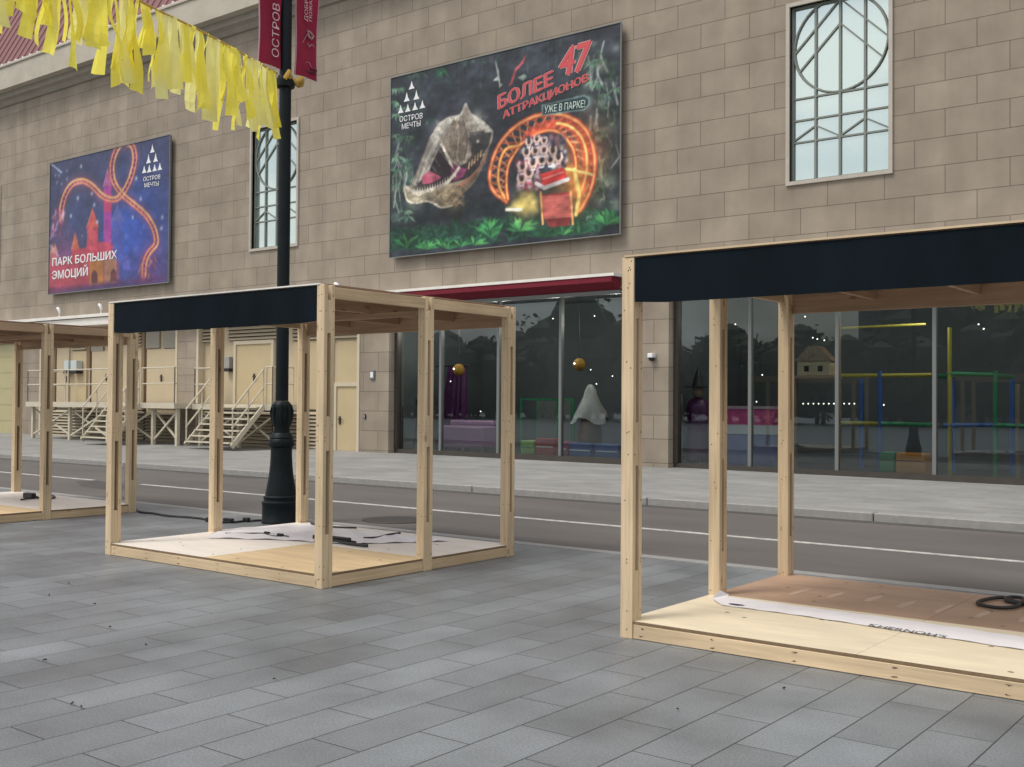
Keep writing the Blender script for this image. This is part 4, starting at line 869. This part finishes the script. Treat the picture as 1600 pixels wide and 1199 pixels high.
cum = [0.0]
for p, q in zip(rope[:-1], rope[1:]): cum.append(cum[-1]+(q-p).length)
random.seed(21); s_ = .10; made = 0
def at(d):
    for i in range(len(cum)-1):
        if cum[i+1] >= d: return rope[i].lerp(rope[i+1], (d-cum[i])/(cum[i+1]-cum[i])), (rope[i+1]-rope[i]).normalized()
    return None
while made < 99:
    r_ = at(s_)
    if r_ is None: break
    p, tdir = r_; w0 = random.uniform(.03, .05); w1 = random.uniform(.05, .10); Ln = random.uniform(.60, .98)
    if random.random() < .12: Ln *= .62
    hd = Vector((tdir.x, tdir.y, 0)).normalized(); an = random.uniform(-1.0, 1.0); dv = Matrix.Rotation(an, 3, 'Z') @ hd; tw = random.uniform(-.75, .75)
    sway = Vector((random.uniform(-.13, .11), random.uniform(-.06, .08), 0)); ph = random.uniform(0, 6); amp = random.uniform(.01, .035)
    mb = MB(); n = 9; prev = None; nrm0 = dv.cross(Vector((0, 0, 1)))
    for i in range(n+1):
        f = i/n; d2 = Matrix.Rotation(tw*f*f, 3, 'Z') @ dv; nn = d2.cross(Vector((0, 0, 1)))
        c = p+Vector((0, 0, -Ln*f))+sway*f*f+nn*(amp*math.sin(ph+f*7)); w = w0+(w1-w0)*f**1.2
        sl2 = random.uniform(-.025, .025) if i == n else 0
        row_ = [tuple(c-d2*w+Vector((0, 0, -sl2))), tuple(c+nn*w*.35*math.sin(ph*2)), tuple(c+d2*w+Vector((0, 0, sl2)))]
        if prev: mb.quad(prev[0], prev[1], row_[1], row_[0]); mb.quad(prev[1], prev[2], row_[2], row_[1])
        prev = row_
    mb.build('ribbon', M['yellow'] if random.random() < .72 else M['yellow2'], gl); made += 1
    s_ += random.uniform(.044, .09)

# ================================================================== KIOSKS
KW, KD, KH = 3.075, 2.52, 2.44
def kiosk(label, x0, floor, fascia, hseed):
    random.seed(hseed); t = thing('timber_kiosk', label, 'kiosk', (x0, 6.0, 0), 'bare timber kiosk frames on the plaza')
    PW, PD = .09, .115
    xs = [(0, PW), (KW-PW, KW)]; ys = [(0, PD), (KD/2-PD/2, KD/2+PD/2), (KD-PD, KD)]
    for xi, (xa, xb) in enumerate(xs):
        for (ya_, yb_) in ys:
            m = MB(); th = .038
            m.box(xa, xb, ya_, ya_+th, 0, KH); m.box(xa, xb, yb_-th, yb_, 0, KH)
            for za, zb_ in ((0, .43), (1.10, 1.38), (2.05, 2.32)): m.box(xa+.004, xb-.004, ya_+th, yb_-th, za, zb_)
            m.box(xa+.04, xb-.04, ya_+th, yb_-th, .43, 1.10, 1); m.box(xa+.04, xb-.04, ya_+th, yb_-th, 1.38, 2.05, 1)
            for z in (.08, .15, .5, .9, 1.2, 1.3, 1.75, 2.1, 2.25, 2.33, 2.39):
                for k in range(random.choice((1, 2))):
                    xx = xa+random.uniform(.2, .8)*PW; zz = z+random.uniform(-.03, .03); r = .0045
                    m.prism_y([(xx+r*math.cos(q), zz+r*math.sin(q)) for q in [i*math.pi/3 for i in range(6)]], ya_-.0015, ya_+.003, 2)
                    yy = random.choice((ya_+th*.5, yb_-th*.5)); m.prism_x([(yy+r*math.cos(q), zz+r*math.sin(q)) for q in [i*math.pi/3 for i in range(6)]], xb-.003, xb+.0015, 2)
            m.build('post', [M['wood_z'], M['dark_gap'], M['screw']], t, bevel=.003)
    fz = .092
    def screws(m, x0_, x1_, y, z0_, z1_):
        x = x0_+.06
        while x < x1_:
            for z in (z0_+.02, z1_-.02):
                r = .0042; m.prism_y([(x+random.uniform(-.02, .02)+r*math.cos(q), z+r*math.sin(q)) for q in [i*math.pi/3 for i in range(6)]], y-.0015, y+.003, 1)
            x += random.uniform(.35, .6)
    m = MB(); m.box(PW+.002, KW-PW-.002, .008, .05, .003, fz); screws(m, PW, KW-PW, .008, .003, fz); m.build('floor_board', [M['wood_x'], M['screw']], t, bevel=.003)
    m = MB(); m.box(PW+.002, KW-PW-.002, KD-.05, KD-.008, .003, fz); m.build('floor_board', M['wood_x'], t, bevel=.003)
    for xa in (.008, KW-.05):
        for ya_, yb_ in ((PD+.002, ys[1][0]-.002), (ys[1][1]+.002, KD-PD-.002)):
            m = MB(); m.box(xa, xa+.042, ya_, yb_, .003, fz); m.build('floor_board', M['wood_y'], t, bevel=.003)
    for (xa, xb, ya_, yb_, mm) in floor:
        m = MB(); m.box(xa, xb, ya_, yb_, fz+.003, fz+.021); m.v  # sheet
        for i in range(len(m.f)):
            if i != 1: m.m[i] = 1
        for k in range(int((xb-xa)*4)):
            xx, yy = random.uniform(xa+.05, xb-.05), random.uniform(ya_+.05, yb_-.05); r = .010
            n = len(m.v); z = fz+.0222; m.v += [(xx+r*1.8*math.cos(q), yy+r*math.sin(q), z) for q in [i*math.pi/3 for i in range(6)]]; m.f.append(tuple(range(n, n+6))); m.m.append(2)
        m.build('floor_panel', [M[mm], M['ply_edge'], M['screw']], t)
    # roof: side beams, front and back beams, joists, ply sheet, white film
    bz0, bz1 = KH-.105, KH-.012
    for xa in (.006, KW-.044):
        for ya_, yb_ in ((PD+.002, ys[1][0]-.002), (ys[1][1]+.002, KD-PD-.002)):
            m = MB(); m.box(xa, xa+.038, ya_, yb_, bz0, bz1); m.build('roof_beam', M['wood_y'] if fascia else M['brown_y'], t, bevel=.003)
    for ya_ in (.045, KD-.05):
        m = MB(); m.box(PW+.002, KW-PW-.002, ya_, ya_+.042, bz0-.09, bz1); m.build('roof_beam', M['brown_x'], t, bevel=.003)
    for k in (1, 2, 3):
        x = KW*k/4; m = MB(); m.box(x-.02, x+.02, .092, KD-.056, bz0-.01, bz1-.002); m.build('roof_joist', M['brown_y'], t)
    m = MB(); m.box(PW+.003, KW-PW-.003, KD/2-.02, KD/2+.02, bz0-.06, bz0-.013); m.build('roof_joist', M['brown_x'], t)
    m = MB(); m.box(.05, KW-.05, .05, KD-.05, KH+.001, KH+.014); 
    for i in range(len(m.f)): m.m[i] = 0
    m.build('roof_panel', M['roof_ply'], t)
    m = MB(); m.box(.02, KW-.06, -.006, .045, KH+.002, KH+.014); m.build('roof_strip', M['white_trim'] if fascia != 'dark' else M['wood_x'], t)
    if fascia:
        m = MB(); n = 40; z1_, z0_ = KH-.006, KH-.30
        fx0, fx1 = PW+.006, KW-PW-.006
        for i in range(n):
            q = []
            for a_ in (i, i+1):
                x = fx0+(fx1-fx0)*a_/n; e = min(a_/n, 1-a_/n); sag = .012*math.sin(a_*.8)*.3
                dz = .012*(1-min(1, e*14))
                q.append((x, .012+sag*.3, z0_+dz, z1_))
            (xa, ya2, za, zt), (xb, yb2, zb_, zt2) = q
            m.quad((xa, ya2, za), (xb, yb2, zb_), (xb, yb2, zt2), (xa, ya2, zt))
        o = m.build('fascia', M['fascia'], t); s2 = o.modifiers.new('thick', 'SOLIDIFY'); s2.thickness = .012; s2.offset = 0
    return t
half = KD/2
e_ = .012
def floor4(ms): return [(e_, KW/2-.001, e_, half-.001, ms[0]), (KW/2+.001, KW-e_, e_, half-.001, ms[1]), (e_, KW/2-.001, half+.001, KD-e_, ms[2]), (KW/2+.001, KW-e_, half+.001, KD-e_, ms[3])]
kiosk('timber kiosk frame without a fascia at the left edge, in front of the loading platform', -16.02, floor4(['ply', 'ply_amber', 'ply_pale', 'ply_pale']), None, 1)
kiosk('timber kiosk frame with black fascia standing in front of the lamp post', -9.63, floor4(['ply_pale', 'ply_amber', 'ply_pale', 'ply_pale']), 'white', 2)
K3 = kiosk('nearest timber kiosk frame with black fascia and half red brown plywood floor', -3.755, floor4(['ply', 'ply', 'ply_red', 'ply_red']), 'dark', 3)
FZ = .0135+.1  # floor top
# worn streaks on the red brown sheets
random.seed(8)
for i in range(9):
    m = MB()
    x = .45+i*.26; y = 1.58+random.uniform(-.05, .1)
    n = len(m.v); z = .1142; L_ = random.uniform(.28, .4); w = random.uniform(.04, .07)
    m.v += [(x, y, z), (x+w*.8, y-.01, z), (x+w, y+L_*.6, z), (x+w*.7, y+L_, z), (x+w*.2, y+L_*.9, z), (x-.01, y+L_*.4, z)]; m.f.append(tuple(range(n, n+6))); m.m.append(0); m.build('worn_streak', M['ply_worn'], K3)

# ------------------------------------------------------------------ loose things on the kiosk floors and the plaza
def sheet(mb, pts, z, dz=.0, n=24, seed=0, mi=0):
    """crumpled strip between two edge polylines"""
    A, Bq = pts; random.seed(seed)
    for i in range(n):
        q = []
        for k in (i, i+1):
            f = k/n; ia = f*(len(A)-1); ja = min(int(ia), len(A)-2); fa = ia-ja
            pa = [A[ja][c]*(1-fa)+A[ja+1][c]*fa for c in (0, 1)]; pb = [Bq[ja][c]*(1-fa)+Bq[ja+1][c]*fa for c in (0, 1)]
            q.append((pa, pb, z+dz*(.5+.5*math.sin(k*1.7+seed))))
        (pa, pb, za), (pc, pd, zc) = q
        mb.quad((*pa, za), (*pc, zc), ((pc[0]+pd[0])/2, (pc[1]+pd[1])/2, zc+dz*.8), ((pa[0]+pb[0])/2, (pa[1]+pb[1])/2, za+dz*.8), mi); mb.quad(((pa[0]+pb[0])/2, (pa[1]+pb[1])/2, za+dz*.8), ((pc[0]+pd[0])/2, (pc[1]+pd[1])/2, zc+dz*.8), (*pd, zc), (*pb, za), mi)
zf = .117
gp = lambda x, y: tuple(gnd(x, y, zf)[:2])
strip = thing('fabric_sign', 'narrow white sign strip with dark lettering lying across the nearest kiosk floor', 'sign', (*gp(1360, 978), zf))
lo = Vector(strip.location)
mb = MB(); sheet(mb, ([gp(1128, 946), gp(1250, 962), gp(1400, 985), gp(1600, 1016), gp(1720, 1035)], [gp(1137, 933), gp(1250, 948), gp(1400, 967), gp(1600, 996), gp(1720, 1014)]), 0, .004, 40, 2)
mb.v = [(v[0]-lo.x, v[1]-lo.y, v[2]) for v in mb.v]
o = mb.build('cloth', M['white_film'], strip)
mb = MB()
fold = [gp(1113, 938), gp(1128, 946), gp(1139, 930), gp(1124, 933)]
mb.quad(*[(p[0]-lo.x, p[1]-lo.y, z) for p, z in zip(fold, (.012, .002, .004, .05))]); mb.build('folded_end', M['white_film'], strip)
lt = MB(); pa, pb = gnd(1356, 979, zf)-lo, gnd(1476, 998, zf)-lo; h = (gnd(1360, 972, zf)-gnd(1360, 979.5, zf))
lettering(lt, "KHERNOH'S", pa+Vector((0, 0, .004)), pb+Vector((0, 0, .004)), (0, h.y*.5, 0), (0, 0, 1), 0, 0, 0, .0012)
lt.build('lettering', M['ink_dark'], strip); lt = MB()
pa, pb = gnd(1145, 945, zf)-lo, gnd(1157, 947, zf)-lo; n = len(lt.v); c = (pa+pb)/2
lt.v += [(c.x+.06*math.cos(q), c.y+.022*math.sin(q), .006) for q in [i*math.pi/6 for i in range(12)]]; lt.f.append(tuple(range(n, n+12))); lt.m.append(0)
lt.build('emblem', M['ink_dark'], strip)
film = thing('plastic_film', 'crumpled white plastic film spread over the back of the middle kiosk floor', 'film', (*gp(520, 838), zf)); lo = Vector(film.location)
mb = MB(); sheet(mb, ([gp(325, 841), gp(440, 844), gp(540, 851), gp(640, 848), gp(700, 846)], [gp(345, 828), gp(470, 820), gp(520, 826), gp(600, 834), gp(690, 842)]), 0, .012, 30, 4)
mb.v = [(v[0]-lo.x, v[1]-lo.y, v[2]) for v in mb.v]; mb.build('sheet', M['white_film'], film, smooth=True)
def cable(name, label, pts, r, z, cat='cable', plugs=(), group=None, wav=.0):
    P_ = [gnd(x, y, z+r) for x, y in pts]; c = P_[len(P_)//2]; t = thing(name, label, cat, (c.x, c.y, z), group); lo = Vector(t.location)
    sm = smooth([tuple(p-lo) for p in P_], 6); mb = MB(); mb.tube(sm, r, 6); mb.build('cord', M['black'], t)
    for x, y, l, w in plugs:
        p = gnd(x, y, z)-lo; mb = MB(); mb.box(p.x-l/2, p.x+l/2, p.y-w/2, p.y+w/2, .002, w*1.1); mb.tube([(p.x+l/2, p.y, w*.5), (p.x+l/2+.07, p.y+.02, w*.4)], w*.22, 6); mb.build('plug', M['black'], t, bevel=.008)
    return t
cable('power_cable', 'black power cable running over the paving from the left kiosk to the lamp post', [(207, 786), (216, 799), (238, 802), (262, 806), (290, 808), (318, 811), (334, 816), (360, 816), (388, 814), (412, 813)], .014, 0, plugs=((328, 816, .12, .05), (357, 817, .16, .05), (385, 816, .10, .05)))
cable('power_cable', 'thin black cable with two joints on the back of the middle kiosk floor', [(352, 834), (385, 834), (410, 834), (425, 838), (440, 838)], .01, zf, plugs=((417, 836, .07, .03), (438, 839, .08, .03)))
cable('power_strip', 'black cable block lying at the centre of the middle kiosk floor', [(492, 846), (505, 845), (525, 846), (548, 850), (574, 853)], .016, zf, 'power strip', plugs=((532, 848, .26, .05), (494, 843, .07, .04)))
cable('power_cable', 'short black cable end on the middle kiosk floor near its rear right', [(568, 841), (590, 840), (606, 836), (625, 833)], .012, zf)
cable('power_cable', 'thin black cable along the rear edge of the middle kiosk floor', [(486, 818), (505, 822), (530, 824), (557, 825)], .010, zf)
cable('power_adapter', 'black power adapter with a cable loop on the floor of the left kiosk', [(33, 781), (45, 779), (60, 778), (78, 779), (86, 777), (80, 774)], .012, zf, 'adapter', plugs=((46, 779, .24, .07),))
cable('coiled_cable', 'loop of black cable on the red brown floor at the right frame edge', [(1640, 946), (1600, 944), (1572, 938), (1580, 933), (1600, 936), (1590, 947), (1566, 950), (1540, 947), (1527, 942), (1540, 937), (1565, 934), (1590, 941), (1640, 956)], .013, zf, 'cable')
for i, (x, y) in enumerate(((107, 913), (77, 931), (148, 945), (172, 981), (228, 1009), (113, 1101), (127, 1106), (429, 1063), (1059, 1110), (1225, 1077), (70, 1033))):
    p = gnd(x, y, .004); mb = MB(); random.seed(i); n = 9; vs = []
    s = random.uniform(.007, .012); an = random.uniform(0, 3)
    for k in range(n):
        q = 2*math.pi*k/n; r = s*random.uniform(.6, 1.1); u = (r*1.6*math.cos(q), r*.8*math.sin(q)); vs.append((u[0]*math.cos(an)-u[1]*math.sin(an), u[0]*math.sin(an)+u[1]*math.cos(an), random.uniform(.001, .012)))
    mb.v = vs+[(0, 0, .014)]; mb.f = [(k, (k+1) % n, n) for k in range(n)]; mb.m = [0]*n
    o = mb.build('dry_leaf', M['leaf_dry']); o.location = p; tag(o, 'tiny dark dry leaf lying on the grey paving slabs', 'leaf', 'dry leaves on the paving')

# ================================================================== INSIDE THE SHOPFRONTS
def inside(name, label, cat, px, py, dy, group=None):
    p = onY(px, py, GY+dy); return thing(name, label, cat, (p.x, GY+dy, zwall(p.x)+.03), group), p
def wpx(px0, px1, Y): return abs(onY(px1, 650, Y).x-onY(px0, 650, Y).x)
t, p = inside('foam_sofa', 'mauve foam sofa block behind the glass right of the tripod', 'sofa', 731, 690, .7)
w = wpx(697, 766, GY+.7)
m = MB(); m.box(-w/2, w/2, -.3, .35, .16, .72); m.build('seat', M['toy_mauve'], t, bevel=.05); m = MB(); m.box(-w/2, w/2, .12, .36, .725, .86); m.build('backrest', M['toy_mauve'], t, bevel=.04)
for x in (-w/2+.1, 0, w/2-.1): m = MB(); m.tube([(x, -.2, 0), (x, -.2, .16)], .03, 8); m.build('leg', M['steel'], t)
t, p = inside('tripod', 'black tripod standing behind the left end of the glazing', 'tripod', 655, 690, .6)
for dx, dy in ((-.22, 0), (.22, 0), (0, .25)): m = MB(); m.tube([(dx, dy, 0), (dx*.1, dy*.1, 1.25)], .018, 6); m.build('leg', M['black'], t)
m = MB(); m.box(-.08, .08, -.06, .06, 1.25, 1.4); m.build('head', M['black'], t)
m = MB(); m.tube([(-.62, 0, 0), (-.62, 0, 1.2)], .02, 6); m.build('side_pole', M['black'], t)
t, p = inside('curtain', 'deep purple hanging curtain inside the left shopfront', 'curtain', 706, 640, 1.6)
m = MB()
for i in range(20):
    x0_, x1_ = -.5+i*.05, -.45+i*.05; f = lambda x, z: .05*math.sin(x*30)
    s0 = .6+.4*(1-(0)); m.quad((x0_*1.15, f(x0_, 0), 0), (x1_*1.15, f(x1_, 0), 0), (x1_*.6+.18, f(x1_, 1), 2.3), (x0_*.6+.18, f(x0_, 1), 2.3))
o = m.build('drape', M['deep_purple'], t); s2 = o.modifiers.new('thick', 'SOLIDIFY'); s2.thickness = .01
m = MB(); m.tube([(-.6, 0, 2.32), (.7, 0, 2.32)], .02, 6); m.build('rail', M['black'], t)
for px, py, lab in ((717, 578, 'glowing round pumpkin lantern above the purple curtain'), (905, 570, 'round pumpkin lantern above the white ghost figure')):
    p = onY(px, py, GY+1.2); t = thing('pumpkin_lantern', lab, 'lantern', (p.x, p.y, p.z), 'pumpkin lanterns in the shopfront')
    m = MB(); n = 24; rows = 10; base = []
    for i in range(rows+1):
        an = -math.pi/2+math.pi*i/rows
        for k in range(n):
            q = 2*math.pi*k/n; r = .16*(1+.08*math.cos(q*6))*math.cos(an); m.v.append((r*math.cos(q), r*math.sin(q), .16*math.sin(an)))
    for i in range(rows):
        for k in range(n): m.f.append((i*n+k, i*n+(k+1) % n, (i+1)*n+(k+1) % n, (i+1)*n+k)); m.m.append(0)
    m.build('gourd', M['pumpkin'], t, smooth=True)
    m = MB(); m.tube([(0, 0, .15), (.01, 0, .24), (.0, 0, 4.2-p.z)], .008, 6); m.build('string', M['black'], t)
    m = MB(); m.lathe([(.0, -.03), (.03, 0), (0, .03)], (.0, -.21, .02), 8); m.build('light', M['bulb'], t)
t, p = inside('glass_booth', 'green framed glass booth behind the third pane of the left shopfront', 'booth', 842, 700, .9)
w = wpx(816, 872, GY+.9)
for x in (-w/2, w/2):
    for y in (0, .7): m = MB(); m.box(x-.025, x+.025, y-.025, y+.025, 0, 1.45); m.build('post', M['toy_green'], t)
for y in (0, .7): m = MB(); m.box(-w/2+.026, w/2-.026, y-.02, y+.02, 1.40, 1.45); m.build('rail', M['toy_green'], t)
m = MB(); m.box(-w/2+.03, w/2-.03, .66, .68, .1, 1.39); m.build('panel', M['mull'], t)
for px0, px1, hh, mm, lab in ((820, 841, .42, 'toy_lime', 'lime green foam cube on the floor of the glass booth'), (843, 872, .48, 'toy_red', 'red and white foam block beside the lime cube'), (880, 893, .42, 'toy_pink', 'pink foam block left of the blue ones'), (895, 930, .40, 'toy_blue', 'blue foam block under the ghost figure'), (936, 972, .40, 'toy_blue', 'blue foam block at the right end of the left shopfront')):
    t, p = inside('foam_block', lab, 'foam block', (px0+px1)/2, 705, .4, 'foam blocks behind the glass'); w = wpx(px0, px1, GY+.4)
    m = MB(); m.box(-w/2, w/2, -.18, .2, 0, hh); m.build('block', M[mm], t, bevel=.02)
    m = MB(); m.box(-w/2+.03, w/2-.03, -.19, -.182, hh*.55, hh*.62); m.build('seam', M['ink_white'] if mm != 'toy_lime' else M['toy_green'], t)
t, p = inside('ghost_figure', 'white veiled ghost figure with brown body behind the glass', 'figure', 922, 680, 1.0)
m = MB(); m.lathe([(.26, .3), (.30, .55), (.27, .8), (.20, 1.05), (.13, 1.2)], (0, 0, 0), 16); m.build('body', M['brown_cloth'], t, smooth=True)
m = MB(); n = 26; prof = [(.42, .92), (.36, 1.08), (.25, 1.3), (.17, 1.5), (.13, 1.66), (.06, 1.78), (.0, 1.8)]
for r, z in prof:
    for k in range(n):
        q = 2*math.pi*k/n; rr = r*(1+.16*math.sin(q*5+z*3)*(r/.42)); m.v.append((rr*math.cos(q)*1.05, rr*math.sin(q), z+(.09*math.sin(q*3) if r > .3 else 0)))
for i in range(len(prof)-1):
    for k in range(n): m.f.append((i*n+k, i*n+(k+1) % n, (i+1)*n+(k+1) % n, (i+1)*n+k)); m.m.append(0)
m.build('veil', M['ghost_white'], t, smooth=True)
m = MB(); m.lathe([(.06, 0), (.06, .3)], (0, 0, 0), 8); m.build('stand', M['black'], t)
t, p = inside('witch_figure', 'dark purple robed dummy with a pale staff behind the right shopfront glass', 'figure', 1090, 690, .6)
m = MB(); m.lathe([(.34, .12), (.28, .5), (.22, .85), (.27, 1.25), (.2, 1.42), (.08, 1.5)], (0, 0, 0), 16); m.build('robe', M['deep_purple'], t, smooth=True)
m = MB(); m.lathe([(.05, 1.5), (.11, 1.56), (.12, 1.68), (.07, 1.78), (0, 1.8)], (0, 0, 0), 14); m.build('head', M['toy_wood'], t, smooth=True)
m = MB(); m.lathe([(.30, 1.72), (.30, 1.735), (.13, 1.75), (.08, 1.95), (0, 2.2)], (0, 0, 0), 16); m.build('hat', M['black'], t, smooth=True)
m = MB(); m.tube([(-.3, -.15, 0), (-.3, -.15, 1.3), (-.33, -.15, 1.55), (-.42, -.15, 1.66)], .022, 6); m.build('staff', M['ghost_white'], t)
for s in (-1, 1): m = MB(); m.lathe([(.10, 0), (.12, .05), (.07, .12)], (s*.14, -.05, 0), 10); m.build('shoe', M['ghost_white'], t)
t, p = inside('ticket_counter', 'lilac counter with pink and white striped top behind the right shopfront', 'counter', 1176, 700, .8)
w = wpx(1136, 1216, GY+.8)
m = MB(); m.box(-w/2, w/2, -.3, .3, 0, .72); m.build('front', M['lilac_blue'], t, bevel=.03); m = MB(); m.box(-w/2-.01, w/2+.01, -.32, .3, .722, .92); m.build('band', M['ink_white'], t)
m = MB(); m.prism_x([(-.31, .922), (.31, .922), (.31, 1.26), (-.12, 1.26)], -w/2+.02, w/2-.02); m.build('top', M['toy_pink'], t)
m = MB(); m.box(-w/2+.05, w/2-.05, -.14, .31, 1.262, 1.32); m.build('edge', M['ink_pale'], t)
# climbing frame in bright tubes
cfx = PG(1380); t = thing('climbing_frame', 'indoor climbing frame of yellow, green and blue padded bars behind the right shopfront', 'climbing frame', (cfx, GY+1.3, zwall(cfx)+.03))
YC = GY+1.3
def bpt(px, py, dy=0): q = onY(px, py, YC+dy); return (q.x-cfx, dy, q.z-(zwall(cfx)+.03))
for (a_, b_, mm, n_) in (((1316, 513), (1447, 507), 'toy_yellow', 'bar'), ((1314, 587), (1372, 587), 'toy_yellow', 'bar'), ((1378, 587), (1456, 586), 'toy_yellow', 'bar'), ((1314, 661), (1372, 662), 'toy_yellow', 'bar'), ((1378, 662), (1456, 664), 'toy_green', 'bar'), ((1480, 584), (1556, 586), 'toy_green', 'bar'), ((1475, 665), (1552, 664), 'toy_blue', 'bar'), ((1558, 664), (1640, 668), 'toy_green', 'bar')):
    m = MB(); m.tube([bpt(*a_), bpt(*b_)], .028 if a_[1] < 520 else .042, 10); m.build(n_, M[mm], t)
for px, top, mm in ((1311, 505, 'toy_orange'), (1375, 580, 'toy_blue'), (1460, 500, 'toy_yellow'), (1484, 512, 'toy_yellow'), (1555, 580, 'toy_green'), (1590, 600, 'toy_wood')):
    q = bpt(px, top); m = MB(); m.tube([(q[0], 0, 0), (q[0], 0, q[2])], .042, 10); m.build('post', M[mm], t)
for px in (1311, 1460, 1555):
    q = bpt(px, 587); m = MB(); m.tube([(q[0], .05, q[2]), (q[0], 1.3, q[2])], .045, 8); m.build('bar', M['toy_green'], t); m = MB(); m.tube([(q[0], 1.3, 0), (q[0], 1.3, q[2])], .045, 8); m.build('post', M['toy_blue'], t)
t, p = inside('toy_shelf', 'brown shelf carrying a small toy house behind the right shopfront', 'shelf', 1275, 690, 1.1); w = wpx(1236, 1306, GY+1.1)
zz = onY(1275, 587, GY+1.1).z-t.location.z
m = MB(); m.box(-w/2, w/2, -.2, .25, zz-.07, zz); m.build('board', M['toy_wood'], t)
for x in (-w/2+.04, w/2-.04): m = MB(); m.box(x-.03, x+.03, -.03, .03, 0, zz-.071); m.build('leg', M['toy_wood'], t)
h = thing('toy_house', 'small beige toy house with steep roof standing on the brown shelf', 'toy house', (t.location.x, t.location.y, t.location.z+zz))
m = MB(); m.box(-w*.36, w*.36, -.15, .15, 0, .3); m.build('wall', M['beige'], h); m = MB(); m.prism_y([(-w*.42, .301), (w*.42, .301), (w*.1, .62), (-w*.1, .62)], -.18, .18); m.build('roof', M['toy_wood'], h)
for x in (-w*.15, w*.15): m = MB(); m.box(x-.05, x+.05, -.16, -.151, .08, .2); m.build('window', M['black'], h)
for px0, px1, mm, lab in ((1379, 1402, 'toy_green', 'green padded block beside the orange one'), (1404, 1450, 'toy_orange', 'orange padded block behind the right shopfront glass')):
    t, p = inside('padded_block', lab, 'padded block', (px0+px1)/2, 735, .35, 'padded blocks'); w = wpx(px0, px1, GY+.35)
    m = MB(); m.box(-w/2, w/2, -.2, .2, 0, .46); m.build('block', M[mm], t, bevel=.025); m = MB(); m.box(-w/2+.02, w/2-.02, -.207, -.201, .3, .32); m.build('seam', M['black'], t)

# ================================================================== ACROSS THE PLAZA, seen only as reflections in the glass
random.seed(77); mb = MB()
for k in range(170):
    cx = random.uniform(-105, 14); cy = random.uniform(-50, -36); H = random.uniform(4.5, 8) if k % 6 else random.uniform(8, 11)
    mb.tube([(cx, cy, 0), (cx+.1, cy, H*.5)], [.2, .1], 6, 1)
    for i in range(7):
        rr = H*.24; c0 = (cx+random.uniform(-.2, .2)*H, cy+random.uniform(-.2, .2)*H, H*(.3+.08*i)); mb.lathe([(rr*.3, -rr*.9), (rr*.9, -rr*.4), (rr, .1*rr), (rr*.7, rr*.7), (rr*.1, rr)], c0, 7)
    for i in range(330):
        v = Vector((random.gauss(0, 1), random.gauss(0, 1), random.gauss(0, 1))).normalized()*random.uniform(.6, 1.05)
        p = Vector((cx+v.x*H*.36, cy+v.y*H*.36, H*.52+v.z*H*.48)); s = random.uniform(.15, .32); u = Vector((random.gauss(0, 1), random.gauss(0, 1), random.gauss(0, 1))).normalized(); w = u.orthogonal().normalized()
        mb.quad(p-u*s-w*s*.5, p+u*s-w*s*.5, p+u*s*.7+w*s*.6, p-u*s*.8+w*s*.5, 0)
o = mb.build('woodland_belt', [M['leaves'], M['trunk']]); tag(o, None, None, kind='stuff')
t = thing('office_block', 'plain grey office block beyond the plaza, mirrored in the shop glass', 'building', (-30, -70, 0))
m = MB(); m.box(-9, 9, -6, 6, 0, 13); m.build('wall', M['distant_wall'], t)
m = MB()
for i in range(6):
    for j in range(4): m.box(-8+i*2.8, -6+i*2.8, 6.003, 6.05, 1.5+j*3, 3.2+j*3)
m.build('window', M['greypane'], t)
m = MB(); m.box(-9.2, 9.2, -6.2, 6.2, 13.002, 13.4); m.build('roof', M['mull'], t)
